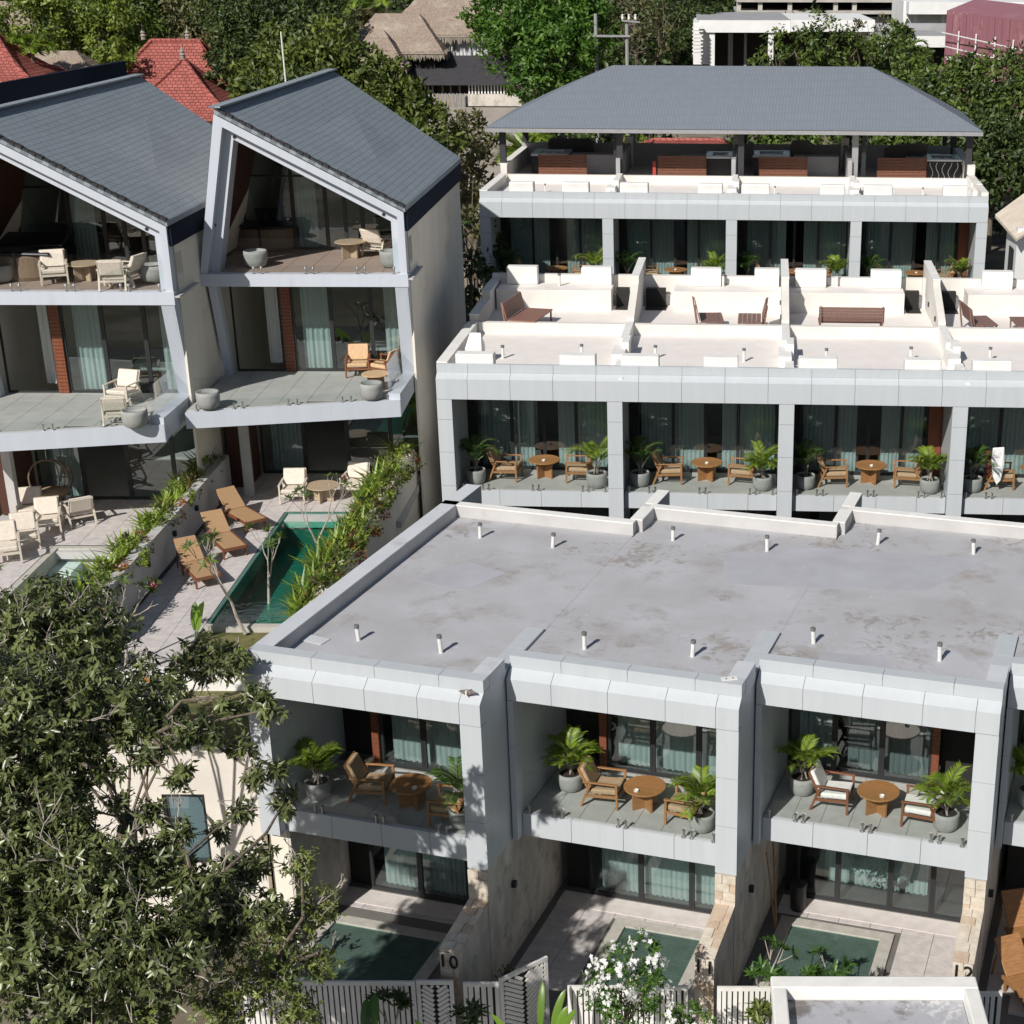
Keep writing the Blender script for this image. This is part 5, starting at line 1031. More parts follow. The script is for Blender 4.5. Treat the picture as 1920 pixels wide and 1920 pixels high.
def straps(seed, n=44, Lm=.58, w_=.06, m='leaf_strap', spread=1.0):
    rs = np.random.default_rng(seed); t = T('strap_leaf_plant', 'x', 'plant', (0, 0, 0), 0, None, True)
    P, D, N_, LL, TT = [], [], [], [], []
    for k in range(n):
        a = rs.uniform(0, 2*pi); el = rs.uniform(.55, 1.45); d = np.array([cos(a)*cos(el)*spread, sin(a)*cos(el)*spread, sin(el)]); P.append((rs.uniform(-.12, .12), rs.uniform(-.2, .2), rs.uniform(0, .18))); D.append(d); N_.append(np.array([-cos(a)*.6, -sin(a)*.6, .8])); LL.append(Lm*rs.uniform(.6, 1.15)); TT.append(rs.uniform(0, .96))
    leaves('leaf_blades', P, D, N_, LL, w_, np.array(TT), m, t, curl=.28); return t
def ground_h(x, y): return gz(x, y)
# strap leaved plants on the two villa walls
SP = [straps(1, 60, .46, .045), straps(2, 70, .54, .045), straps(3, 56, .42, .05)]; RP = []
for k in range(3):
    t = T('trailing_plant', 'x', 'plant', (0, 0, 0), 0, None, True); c = clumped([((0, 0, .1), (.3, .42, .28))], 1500, .085, .05, .3); leaves('leaf_clump', *c[:3], c[3], c[4], c[5], ('leaf_red', 'leaf_olive', 'leaf_bright_olive')[k], t, curl=.1); RP.append(t)
ORD = ['first', 'second', 'third', 'fourth', 'fifth', 'sixth', 'seventh', 'eighth', 'ninth', 'tenth', 'eleventh', 'twelfth', 'thirteenth', 'fourteenth', 'fifteenth', 'sixteenth', 'seventeenth', 'eighteenth', 'nineteenth', 'twentieth', 'twenty first', 'twenty second', 'twenty third', 'twenty fourth', 'twenty fifth', 'twenty sixth', 'twenty seventh', 'twenty eighth']
GS = 'strap leaved plants in the troughs on the villa garden walls'
for k in range(20):
    y = 34.8 + k*.59; PL(SP[k % 3], (-14.78 + random.uniform(-.12, .12), y, 5.15), random.random()*6, ORD[k] + ' clump of strap leaves from the street on the wall between the villas', 'strap leaved plants on the wall between the villas', random.uniform(1.2, 1.75))
for k in range(15):
    y = 34.9 + k*.8; PL(RP[(0, 2, 1)[k % 3]], (-14.55 + random.uniform(-.05, .08), y, 5.45), random.random()*6, ORD[k] + ' reddish trailing plant from the street on the wall between the villas', 'reddish trailing plants on the villa walls', random.uniform(1.2, 1.6))
for k in range(28):
    y = 34.9 + k*.46; PL(SP[(k+1) % 3], (-9.30 + .028*(y-35) + random.uniform(-.12, .12), y, 5.15), random.random()*6, ORD[k] + ' clump of strap leaves from the street on the long pool wall', 'strap leaved plants on the pool wall', random.uniform(1.25, 1.8))
for k in range(22):
    y = 35.1 + k*.56; PL(RP[(0, 1, 2)[k % 3]], (-9.02 + .026*(y-35), y, 5.45), random.random()*6, ORD[k] + ' brownish trailing plant from the street on the long pool wall', 'brownish trailing plants on the pool wall', random.uniform(1.2, 1.7))
# frangipani trees
def frangipani(label, base, seed, h=1.0, m='leaf_frangi', leafy=9, pink=0, lean=(0, 0), bark='pale_bark', depth=4, group='frangipani trees around the pools'):
    rs = random.Random(seed); t = T('frangipani_tree', label, 'tree', base, 0, group); mb = MB(); tips = []
    branches(mb, Vector(base), Vector((lean[0], lean[1], 1)).normalized(), h*.62, .028*h+.008, depth, tips, .62, (2, 2) if depth > 3 else (2, 3), .74, .25, rs)
    mb.build('trunk', bark, t); P, D, N_, LL, TT = [], [], [], [], []
    for q, d in tips:
        for k in range(leafy):
            a = 2*pi*k/leafy + rs.random(); u = d.orthogonal().normalized(); v = d.cross(u); o = u*cos(a)+v*sin(a); dd = o*.9 + d*rs.uniform(.1, .8); P.append(tuple(q)); D.append(tuple(dd)); N_.append(tuple(d*.8-o*.3+Vector((0, 0, .3)))); LL.append(rs.uniform(.16, .27)); TT.append(rs.random())
    leaves('leaf_rosettes', P, D, N_, LL, .065, np.array(TT), m, t, curl=.15)
    if pink:
        P, D, N_ = [], [], []
        for q, d in rs.sample(tips, min(pink, len(tips))):
            for k in range(14): P.append(tuple(q+d*.1+Vector((rs.gauss(0, .05), rs.gauss(0, .05), rs.gauss(0, .04))))); D.append((rs.gauss(0, 1), rs.gauss(0, 1), .3)); N_.append((rs.gauss(0, .5), rs.gauss(0, .5), 1))
        leaves('blossom', P, D, N_, .06, .04, RNG.uniform(0, .9, len(P)), 'petal_pink', t)
    return t
frangipani('frangipani with a long leaning branch in front of the long green pool', (-11.0, 36.0, 4.35), 3, 1.45, lean=(-.35, .1), pink=1)
frangipani('grey leafed frangipani standing against the planted pool wall', (-10.0, 40.2, 4.2), 8, 1.5, 'leaf_frangi', 7, 1, (-.1, .1))
frangipani('sparse frangipani reflected in the middle of the long green pool', (-10.9, 37.9, 4.2), 12, 1.2, 'leaf_frangi', 6, 0, (.0, .3))
frangipani('tall pale trunked frangipani at the lower end of the left villa wall', (-13.3, 33.9, 4.3), 5, 1.5, lean=(.05, .2), pink=2)
frangipani('small frangipani beside the pale plunge pool', (-17.2, 36.2, 4.3), 6, .9)
frangipani('dark green frangipani in the bed before the pier numbered 12', (atY(1425, 1830, 25.95).x, 25.95, -.1), 21, 1.15, 'leaf_palm_dark', 11, depth=3)
frangipani('low frangipani beside the rightmost plunge pool', (atY(1545, 1800, 26.3).x, 26.3, -.1), 22, 1.0, 'leaf_palm_dark', 11, depth=3)
frangipani('small frangipani in front of the gatehouse corner', (atY(1440, 1880, 25.1).x, 25.1, -.1), 23, .95, 'leaf_mid', 11, depth=3)
frangipani('dark shrub like frangipani by the fence near the pier numbered 10', (-5.6, 25.1, -.1), 24, 1.0, 'leaf_dark', 10, depth=3)
frangipani('dark shrub like frangipani left of the ajar gate', (-4.3, 24.9, -.1), 25, 1.0, 'leaf_dark', 10, depth=3)
# low bushes in the yards
def bush(label, loc, r, m, per=900, Ls=.1, Ws=.05, h=1., group=None, name='bush', fl=0):
    t = T(name, label, 'bush', loc, 0, group); c = (loc[0], loc[1], loc[2]+r*h*.8)
    lob = [(c, (r, r, r*h))] + [((c[0]+random.uniform(-.6, .6)*r, c[1]+random.uniform(-.6, .6)*r, c[2]+random.uniform(-.3, .6)*r*h), (r*.55, r*.55, r*h*.6)) for _ in range(3)]
    mb = MB(); [mb.tube(loc, (c[0]+random.uniform(-.6, .6)*r, c[1]+random.uniform(-.6, .6)*r, c[2]+random.uniform(-.2, .7)*r*h), .018, .006, 5, False) for _ in range(12)]; mb.build('stems', 'bark', t, kind='stuff')
    leaves('foliage', *clumped(lob, per, Ls, Ws, .25), m, t)
    if fl:
        P, D, N_ = [], [], []
        for k in range(fl):
            l = random.choice(lob); u = unit(1)[0]; u[2] = abs(u[2]); u[1] = -abs(u[1])*.7 if random.random() < .7 else u[1]; q = np.array(l[0]) + u*np.array(l[1])*1.04
            for f in range(random.choice((3, 4, 5, 7))):
                q2 = q + RNG.normal(size=3)*.045; a0_ = random.random()*6; nn = u + RNG.normal(size=3)*.35; nn /= np.linalg.norm(nn); e1 = np.cross(nn, [0, 0, 1.]); e1 /= np.linalg.norm(e1); e2 = np.cross(nn, e1)
                for p_ in range(5): a = a0_+2*pi*p_/5; P.append(q2); D.append(e1*cos(a)+e2*sin(a)); N_.append(nn)
        leaves('blossom', P, D, N_, .055, .044, RNG.uniform(0, .9, len(P)), 'petal_white', t, curl=.05)
    return t
bush('bush covered with clusters of white flowers in front of the slatted fence', tuple(atY(1170, 1835, 24.2) - Vector((0, 0, 1.1))), .72, 'leaf_bright', 2200, .10, .04, 1.4, name='flowering_bush', fl=60)
bush('lower bush with white flowers at the bottom edge left of the gatehouse', tuple(atY(1290, 1905, 24.0) - Vector((0, 0, .6))), .5, 'leaf_bright', 2000, .085, .04, 1.0, name='flowering_bush', fl=22)
bush('small green bush growing at the foot of the stone divider numbered 10', L(MA(0), .8, -.1, 0), .26, 'leaf_mid', 900, .09, .05, 1.6)
bush('reddish low bush between the plunge pool and the pier numbered 11', L(MA(1), .75, -1.2, 0), .28, 'leaf_red', 900, .07, .04, 1.)
bush('little green shrub in the paving near the pier numbered 12', L(MA(2), -.75, -.9, 0), .17, 'leaf_strap', 1500, .09, .05, 1.3)
bush('brown green low bush at the left end of the rightmost planting bed', L(MA(1), 2.7, -1.7, 0), .2, 'leaf_olive', 900, .07, .04)
bush('bright shrub at the bottom right corner by the gatehouse', (5.75, 24.3, 0), .2, 'leaf_strap', 1100, .12, .07, 1.2)
bush('bush in the shade under the left end of the nearest balcony', (-8.9, 27.4, 0), .8, 'leaf_olive', 500, .13, .07, 1.3)
# banana like big leaves
def big_leaves(label, loc, seed, n=5, Lm=1.0, w_=.22, spread=.5, m='leaf_banana', hgt=.5):
    rs = random.Random(seed); t = T('banana_plant', label, 'plant', loc)
    for k in range(n):
        a = rs.uniform(0, 2*pi); d = Vector((cos(a)*spread, sin(a)*spread, 1)).normalized(); b = Vector(loc) + Vector((cos(a)*.06, sin(a)*.06, 0)); st = b + d*hgt
        Lk = Lm*rs.uniform(.75, 1.1); N9 = 9; V = []; side_ = d.cross(Vector((0, 1, .2))).normalized(); side_ = (side_ + Vector((0, rs.uniform(-.4, .4), 0))).normalized(); p = st.copy(); dd = d.copy()
        for q in range(N9+1):
            f = q/N9; ww = w_*.5*(sin(pi*min(1, f*.93+.05))**.55)*(1 if f < 1 else 0); V += [p + side_*ww, p - dd.cross(side_)*ww*.25*-1, p - side_*ww]; dd = (dd + Vector((cos(a), sin(a), -.6))*.09*f).normalized(); p = p + dd*Lk/N9
        F_ = []; [F_.extend([(3*q, 3*q+3, 3*q+4, 3*q+1), (3*q+1, 3*q+4, 3*q+5, 3*q+2)]) for q in range(N9)]
        npmesh('leaf', np.array([tuple(v) for v in V]), np.array(F_).reshape(-1), 4, np.full(len(F_), rs.random()), m, t); 
        sk = MB(); sk.tube(b, st, .02, .012, 5, False); sk.build('stalk', m, t)
    return t
big_leaves('bright banana leaves at the bottom edge left of the white flower bush', (atY(1000, 1900, 24).x, 24, .1), 1, 6, .85, .15, .3, hgt=1.35); big_leaves('broad banana leaves at the bottom edge right of the pier numbered 10', (atY(855, 1900, 24).x, 24, .1), 2, 5, .7, .14, .5, hgt=1.2)
big_leaves('broad dark banana leaves at the bottom edge beneath the fence', (atY(670, 1900, 24).x, 24, .1), 3, 4, .9, .26, .6, 'leaf_palm_dark', 1.1); big_leaves('single upright banana leaf before the front corner of the long pool', (-12.15, 35.6, 4.4), 4, 2, .9, .2, .15, hgt=.2)
big_leaves('bright banana leaves rising behind the big tree by the low white wall', (-13.7, 33.0, 4.1), 7, 4, 1.3, .4, .35, hgt=.4); big_leaves('small bright banana plant at the corner of the nearest roof', (-10.6, 34.7, 4.1), 9, 2, .5, .14, .2, hgt=.1)
# ------------------------------------------------------------------ the big tree in the left foreground
def rosette_tree(name, label, base, lobes, m, dens=300, Lm=.168, group=None):
    t = T(name, label, 'tree', base); mb = MB(); tw = MB(); b = Vector(base); P, D, N_, LL, TT = [], [], [], [], []
    ctr = Vector(np.mean([np.array(l[0]) for l in lobes], axis=0)); fork = b.lerp(ctr, .5)
    mb.tube(b, fork, .26, .2, 10, False)
    for (c, r) in lobes:
        c = Vector(c); st_ = fork
        if r < .6: st_ = min([Vector(q[0]) for q in lobes if q[1] >= .6] or [fork], key=lambda q: (q-c).length)
        mid = st_.lerp(c, .5) + Vector((random.uniform(-.4, .4), random.uniform(-.4, .4), .15)); mb.tube(st_, mid, .035, .026, 6, False); mb.tube(mid, c, .026, .014, 6, False)
        n = int(dens*r**2.35)+5
        for k in range(n):
            u = Vector(unit(1)[0]); rr = random.random()**.45; tip = c + Vector((u.x*r, u.y*r, u.z*r*.85))*rr; dirn = (u*.8 + Vector((random.gauss(0, .4), random.gauss(0, .4), .35+random.gauss(0, .3)))).normalized()
            st = tip - dirn*random.uniform(.25, .5); s0 = c.lerp(st, random.uniform(.3, .75))
            if k % 2 == 0: tw.tube(s0, st, .011, .008, 4, False); tw.tube(st, tip, .008, .004, 4, False)
            ct = random.random()*.7; nl = random.randint(7, 12)
            for j in range(nl):
                a = 2*pi*j/nl + random.random()*.8; o = dirn.orthogonal().normalized(); v = dirn.cross(o); o = o*cos(a)+v*sin(a); q = tip - dirn*random.uniform(0, .14)
                dd = o*random.uniform(.6, 1.1) + dirn*random.uniform(-.1, .7) + Vector((0, 0, -random.uniform(.1, .75))); P.append(tuple(q)); D.append(tuple(dd)); N_.append(tuple(dirn + Vector((random.gauss(0, .35), random.gauss(0, .35), .4+random.gauss(0, .3))) - o*.2)); LL.append(Lm*random.uniform(.65, 1.25)); TT.append(min(.96, ct+random.random()*.3) if random.random() > .0012 else 1.)
        for k in range(int(3*r)+1):      # bare twigs
            u = Vector(unit(1)[0]); q = c + u*r*.5
            tips = []; branches(tw, q, (u + Vector((0, 0, .3))).normalized(), r*.4, .016, 2, tips, .7)
    mb.build('trunk', 'bark', t); tw.build('twigs', 'pale_bark', t, kind='stuff')
    leaves('crown', P, D, N_, LL, Lm*.37, np.array(TT), m, t, curl=.16); return t
lb = [(20, 1185, 23, .85), (95, 1160, 23, .9), (180, 1175, 23.5, .75), (-60, 1330, 22, 1.3), (60, 1330, 22, 1.1), (170, 1320, 22.5, .95), (285, 1285, 23, .72), (385, 1235, 23.5, .55), (440, 1245, 23.5, .40), (280, 1380, 22.5, .6), (370, 1370, 22, .42), (430, 1330, 22.5, .32), (480, 1300, 22.6, .30), (505, 1330, 22.4, .24), (20, 1480, 21.5, .9), (110, 1490, 21.5, .62), (225, 1500, 22, .22), (60, 1620, 21, 1.05), (190, 1640, 20.5, .85), (300, 1620, 21, .55), (370, 1680, 20.5, .6),
      (-60, 1760, 20, 1.2), (60, 1790, 19.5, 1.0), (210, 1800, 19.5, .8), (330, 1800, 19.5, .72), (120, 1900, 19, .9), (445, 1520, 22, .28), (480, 1450, 22, .32), (520, 1440, 22.2, .22), (450, 1400, 22.2, .25), (470, 1610, 22, .45), (410, 1560, 22, .22), (535, 1500, 22.5, .3), (130, 1240, 23, .9), (30, 1700, 20.5, 1.0), (250, 1740, 20, .8), (140, 1560, 21.3, .5), (15, 1560, 21.5, .9), (330, 1460, 22, .2), (300, 1340, 22.8, .5), (120, 1420, 22, .7), (230, 1610, 21, .5), (330, 1555, 21.5, .38), (395, 1650, 21, .42), (285, 1520, 21.8, .26), (200, 1440, 22, .3), (440, 1690, 21, .4), (340, 1440, 22, .16), (270, 1420, 22.2, .22), (500, 1700, 21, .4), (420, 1750, 20.8, .5), (340, 1740, 20.8, .5), (460, 1640, 21.5, .3)]
back = [q for q in lb if q[1] <= 1290 and q[0] < 470]; front = [q for q in lb if q not in back]
rosette_tree('broadleaf_tree', 'dark leaved tree rising in front of the low white garden wall at the left', (-11.6, 27.6, -.2), [blob(a, b_, 27.4 if a < 300 else 28.7, r*1.22) for a, b_, c, r in back], 'leaf_mango', 215, .18)
rosette_tree('broadleaf_tree', 'big dark leaved tree filling the bottom left corner', (-9.6, 20.5, -.2), [blob(a, b_, c, r) for a, b_, c, r in front] + [((-10.2, 22.6, 7.2), .45), ((-9.5, 23.6, 6.4), .35)], 'leaf_mango')
rosette_tree('broadleaf_tree', 'lighter green tree with pale bare twigs right of the big dark tree', (-7.2, 21.6, -.2), [blob(a, b_, c, r) for a, b_, c, r in [(565, 1620, 22, .38), (590, 1700, 21.5, .5), (540, 1740, 21.3, .5), (600, 1800, 21, .42), (500, 1820, 20.5, .62), (420, 1880, 20, .6), (560, 1890, 20.2, .5), (280, 1900, 19.5, .5)]], 'leaf_mango_light', 420, .11)
# ------------------------------------------------------------------ background: houses
def hiproof(par, name, m, cx, cy, z0, z1, hw, hd, rh, over=0, curve=.0, ridge=True):
    c = [(cx-hw, cy-hd, z0), (cx+hw, cy-hd, z0), (cx+hw, cy+hd, z0), (cx-hw, cy+hd, z0)]; r0, r1 = (cx-rh, cy, z1), (cx+rh, cy, z1)
    for a, b, q, p, U, V in ((c[0], c[1], r1, r0, (1, 0, 0), (0, .7, .7)), (c[2], c[3], r0, r1, (1, 0, 0), (0, -.7, .7)), (c[3], c[0], r0, r0, (0, 1, 0), (.7, 0, .7)), (c[1], c[2], r1, r1, (0, 1, 0), (-.7, 0, .7))):
        mb = MB(); vs = []
        for k in range(9): f = k/8; A_ = lerp(a, p, f); B_ = lerp(b, q, f); dz = -curve*sin(pi*f); vs += [(A_[0], A_[1], A_[2]+dz), (B_[0], B_[1], B_[2]+dz)]
        mb.add(vs, [(2*k, 2*k+1, 2*k+3, 2*k+2) for k in range(8)]); mb.build(name, m, par, uvplane=(a, U, V), smooth=False)
    if ridge:
        for a, b in ((c[0], r0), (c[1], r1), (c[2], r1), (c[3], r0), (r0, r1)):
            mb = MB(); pts = [lerp(a, b, k/6) for k in range(7)]; pts = [(p[0], p[1], p[2] - (curve*sin(pi*k/6) if a is not r0 else 0)) for k, p in enumerate(pts)]
            for p, q in zip(pts[:-1], pts[1:]):
                if (Vector(q)-Vector(p)).length > .05: mb.tube(p, q, .16, .16, 6)
            mb.build('hip_ridge', m, par, uvplane=((0, 0, 0), (1, 1, 0), (0, 0, 1)))
def finial(par, p, s=1.):
    MB().lathe([(.22*s, 0), (.22*s, .3*s), (.3*s, .35*s), (.16*s, .5*s), (.24*s, .62*s), (.08*s, .85*s), (.03*s, 1.25*s), (0, 1.3*s)], p, 10).build('finial', 'finial', par)
p0 = atY(311, 76, 112); h1 = T('tiled_house', 'house with a red tiled hip roof and stone finials behind the left villa', 'house', (p0.x, 112, 6))
ze = atY(311, 205, 107).z; hiproof(h1, 'roof_slope', 'tile_red', p0.x+.6, 112, ze, p0.z, 6.4, 5.6, 1.55, curve=.5)
q0 = atY(337, 112, 106.5); hiproof(h1, 'roof_slope', 'tile_red', q0.x+.2, 106.5, atY(337, 228, 102).z, q0.z, 4.3, 4.2, .05, curve=.35)
finial(h1, (p0.x-1.5, 112, p0.z+.05), .75); finial(h1, (p0.x+1.5, 112, p0.z+.05), .75); finial(h1, (q0.x+.2, 106.5, q0.z+.05), .75)
MB().box(p0.x-5, p0.x+5.6, 107, 116.5, 5, ze+.2).box(q0.x-3.2, q0.x+3.5, 103, 107, 5, atY(337, 228, 102).z+.3).build('wall', 'cream_render', h1)
p0 = atY(-30, 60, 103); h2 = T('tiled_house', 'red tiled roof at the upper left edge of the photo', 'house', (p0.x, 103, 6)); ze = atY(0, 165, 99).z
hiproof(h2, 'roof_slope', 'tile_red', p0.x, 103, ze, p0.z, 5.2, 4.6, .6, curve=.7); MB().box(p0.x-4, p0.x+4, 99.6, 107, 5, ze+.3).build('wall', 'cream_render', h2)
# thatched buildings
def thatch(label, px, py, d, hw, hd, rh, hz, ez, name='thatched_roof_house', wall='void', walls=True):
    p = atY(px, py, d); t = T(name, label, 'house', (p.x, d, gz(p.x, d)), 0, 'thatched houses'); z0 = p.z-hz
    rs = random.Random(int(px)); NL = 7; 
    for k in range(NL):      # shaggy layers
        f0, f1 = k/NL, (k+1)/NL; 
        def ringp(f, e, dz): w_, dd = hw+(rh-hw)*f+e, hd+(0-hd)*f*.96+e; return [(p.x-w_, d-dd, z0+hz*f+dz), (p.x+w_, d-dd, z0+hz*f+dz), (p.x+w_, d+dd, z0+hz*f+dz), (p.x-w_, d+dd, z0+hz*f+dz)]
        MB().hexa(ringp(f0, .12+rs.uniform(0, .06), -.12), ringp(f1, .0, .1)).build('thatch_layer', 'thatch', t)
    # hanging fringe
    P, D, N_ = [], [], []
    for k in range(int((hw+hd)*60)):
        s_ = rs.choice((0, 0, 1, 2)); 
        x, y = (rs.uniform(-hw, hw), -hd) if s_ == 0 else ((-hw, rs.uniform(-hd, hd)) if s_ == 1 else (hw, rs.uniform(-hd, hd)))
        P.append((p.x+x*1.02, d+y*1.02, z0+rs.uniform(-.05, .15))); D.append((rs.gauss(0, .15)+x*.02, -.12 if s_ == 0 else 0, -1)); N_.append((0, -1, .2))
    leaves('fringe', P, D, N_, RNG.uniform(.3, .7, len(P)), .14, RNG.uniform(.2, .95, len(P)), 'twig', t)
    if walls:
        MB().box(p.x-hw*.8, p.x+hw*.8, d-hd*.75, d+hd*.75, gz(p.x, d)-.5, z0+.3).build('wall', wall, t)
    return t, p, z0
def px_at(px, d): return atY(px, 100, d).x
def pz_at(py, d): return atY(900, py, d).z
t, p, z0 = thatch('tall thatched house with white curtains under its eave', 868, -45, 118, 5.2, 4.5, 1.6, pz_at(-45, 118)-pz_at(66, 113.5), 0, walls=False)
MB().box(px_at(800, 114.3), px_at(916, 114.3), 114.3, 121, pz_at(108, 114.3), z0+.6).build('wall', 'dark_timber', t)
for a, b, wd_ in ((806, 852, 'left'), (854, 884, 'middle'), (886, 915, 'right')):
    vs = []; n = 14
    for k in range(n+1): x = px_at(a+(b-a)*k/n, 114); vs += [(x, 114.1+.06*sin(k*1.9), pz_at(106, 114)), (x, 114.1+.04*sin(k*1.9+.5), z0+.4)]
    o = MB().add(vs, [(2*k, 2*k+2, 2*k+3, 2*k+1) for k in range(n)]).build('curtain', 'white_cloth'); recenter(o); tag(o, wd_ + ' white cloth curtain hanging under the eave of the tall thatched house', 'curtain', 'white curtains of the thatched house')
sk = T('skirt_roof_house', 'lower storey with a dark shingled skirt roof below the white curtains', 'house', (px_at(840, 114), 112, 7))
zt, zb = pz_at(104, 113.9), pz_at(160, 109.5); xl, xr, Xl, Xr = px_at(802, 113.9), px_at(922, 113.9), px_at(722, 109.5), px_at(962, 109.5)
MB().quad((Xl, 109.5, zb), (Xr, 109.5, zb), (xr, 113.9, zt), (xl, 113.9, zt)).build('roof_slope', 'dark_shingle', sk); MB().quad((Xl, 120, zb), (Xl, 109.5, zb), (xl, 113.9, zt), (xl, 119, zt)).build('roof_slope', 'dark_shingle', sk); MB().quad((Xr, 109.5, zb), (Xr, 120, zb), (xr, 119, zt), (xr, 113.9, zt)).build('roof_slope', 'dark_shingle', sk)
MB().box(px_at(735, 112), px_at(955, 112), 112, 119, 5, zb-.02).build('wall', 'dark_timber', sk)
for a in (798, 806, 825, 840, 857): MB().box(px_at(a, 110.2), px_at(a+3, 110.2), 110.2, 110.35, pz_at(198, 110), zb).build('post', 'pale_post', sk)
for k in range(15): a = 875+k*6; MB().box(px_at(a, 110), px_at(a+2.6, 110), 110, 110.1, pz_at(177, 110), zb).build('baluster', 'far_white', sk)
MB().box(px_at(869, 109.8), px_at(975, 109.8), 109.6, 110.0, pz_at(199, 109.6), pz_at(177, 109.6)).build('stone_base', 'stone_wall', sk)
for k in range(26): a = 806+k*2.4; MB().box(px_at(a, 109.3), px_at(a+1.9, 109.3), 109.3+.03*(k % 2), 109.4+.03*(k % 2), pz_at(203, 109.3), pz_at(177-(k*5 % 3), 109.3)).build('bamboo_stick', 'pale_post' if k % 3 else 'driftwood', sk)
struct(MB().hexa([(px_at(800, 109), 96, gz(-15, 96)-.4), (px_at(975, 109), 96, gz(-15, 96)-.4), (px_at(975, 109), 109.2, gz(-15, 109)), (px_at(800, 109), 109.2, gz(-15, 109))], [(px_at(800, 109), 96, gz(-15, 96)+.1), (px_at(975, 109), 96, gz(-15, 96)+.1), (px_at(975, 109), 109.2, pz_at(201, 109.2)), (px_at(800, 109), 109.2, pz_at(201, 109.2))]), 'path', 'road_dirt')
thatch('lower thatched roof left of the tall thatched house', 745, 28, 114, 3.4, 2.8, 1.5, pz_at(28, 114)-pz_at(98, 111), 0); thatch('small thatched roof at the left end of the thatched group', 708, 58, 111, 1.9, 1.6, .4, pz_at(58, 111)-pz_at(122, 109.4), 0)
thatch('broad thatched roof at the top left corner of the photo', -5, 5, 122, 6.5, 5.5, 2.0, 3.6, 0); thatch('brown thatched hut between the two red tiled roofs', 110, 98, 108, 3.6, 2.6, 1.2, 2.0, 0)
# white flat roofed house and its neighbours
def boxpx(mb, a, b, t_, bt, d, depth): mb.box(px_at(a, d), px_at(b, d), d, d+depth, pz_at(bt, d), pz_at(t_, d)); return mb
wh = T('white_house', 'white flat roofed house with open columned front behind the pavilion', 'house', (px_at(1470, 128), 132, 7))
boxpx(MB(), 1310, 1480, 37, 60, 128, 12).build('roof_edge', 'far_white', wh); boxpx(MB(), 1481, 1638, 36, 58, 127.6, 12).build('roof_edge', 'far_white', wh)
boxpx(MB(), 1306, 1480, 36, 37, 128, 14).build('roof', 'far_grey', wh)
for a in (1330, 1440, 1636): boxpx(MB(), a, a+10, 58, 130, 128.2, .5).build('column', 'far_white', wh)
boxpx(MB(), 1300, 1332, 42, 120, 129, 9).build('wall', 'far_white', wh); boxpx(MB(), 1332, 1640, 60, 130, 133, 1).build('wall', 'void', wh); boxpx(MB(), 1636, 1650, 58, 130, 128.9, 8).build('wall', 'far_white', wh)
for a, b in ((1365, 1374), (1395, 1400)): boxpx(MB(), a, b, 62, 125, 131, .3).build('column', 'pale_post', wh)
for k in range(8): boxpx(MB(), 1298, 1318, 50+k*7, 52+k*7, 127, .8).build('stair_tread', 'far_white', wh)
nb = T('flat_roof_house', 'lower grey and white flat roof between the white house and the pink walls', 'house', (px_at(1720, 124), 128, 7)); boxpx(MB(), 1640, 1772, 66, 87, 124, 8).build('roof_edge', 'far_white', nb); boxpx(MB(), 1640, 1772, 42, 66, 131, .3).build('parapet', 'far_grey', nb); boxpx(MB(), 1640, 1772, 64, 66, 124, 7).build('roof', 'far_grey', nb); boxpx(MB(), 1640, 1772, 87, 125, 126, 5).build('wall', 'void', nb)
ub = T('concrete_frame', 'unfinished concrete building along the top edge above the white house', 'building', (px_at(1540, 150), 155, 8))
boxpx(MB(), 1380, 1690, -10, 3, 150, 10).build('slab', 'concrete', ub); boxpx(MB(), 1380, 1690, 19, 25, 149.6, 10).build('slab', 'concrete', ub)
for a in (1380, 1420, 1475, 1560, 1595, 1680): boxpx(MB(), a, a+8, 2, 30, 150.3, .6).build('column', 'concrete', ub)
boxpx(MB(), 1385, 1690, 3, 30, 156, .5).build('wall', 'void', ub); boxpx(MB(), 1380, 1690, 30, 90, 150.5, 9).build('wall', 'far_grey', ub)
ur = T('white_building', 'white building with covered openings at the top right corner', 'building', (px_at(1820, 140), 145, 8))
boxpx(MB(), 1700, 1960, 2, 25, 139, 10).build('roof_edge', 'far_white', ur); boxpx(MB(), 1690, 1775, 0, 60, 141, 8).build('wall', 'far_white', ur); boxpx(MB(), 1775, 1960, 25, 60, 144, 6).build('wall', 'void', ur)
for a in (1690, 1712, 1762): boxpx(MB(), a, a+6, 24, 60, 140, .5).build('column', 'far_white', ur)
pk = T('pink_building', 'building clad in faded pink sheets with white scaffold poles at the right edge', 'building', (px_at(1850, 110), 112, 7))
xa, ya, xb, yb = px_at(1771, 116), 116, px_at(1935, 104), 104
for k in range(12):
    f0, f1 = k/12, (k+1)/12-.004; A0, B0 = lerp((xa, ya, 0), (xb, yb, 0), f0), lerp((xa, ya, 0), (xb, yb, 0), f1); zt0, zb0 = atY(1771, 20, 116).z, atY(1771, 118, 116).z; zt1, zb1 = atY(1935, 42, 104).z, atY(1935, 150, 104).z
    ztA, ztB = zt0+(zt1-zt0)*f0, zt0+(zt1-zt0)*f1; dy = .05*(k % 2)
    MB().hexa([(A0[0], A0[1]-dy, 5), (B0[0], B0[1]-dy, 5), (B0[0], B0[1]+.05, 5), (A0[0], A0[1]+.05, 5)], [(A0[0], A0[1]-dy, ztA), (B0[0], B0[1]-dy, ztB), (B0[0], B0[1]+.05, ztB), (A0[0], A0[1]+.05, ztA)]).build('sheet', 'pink_sheet', pk)
MB().quad((xa, ya+.1, zt0), (xb, yb+.1, zt1), (xb+4, yb+12, zt1+.4), (xa+4, ya+12, zt0+.4)).build('roof', 'pink_sheet', pk)
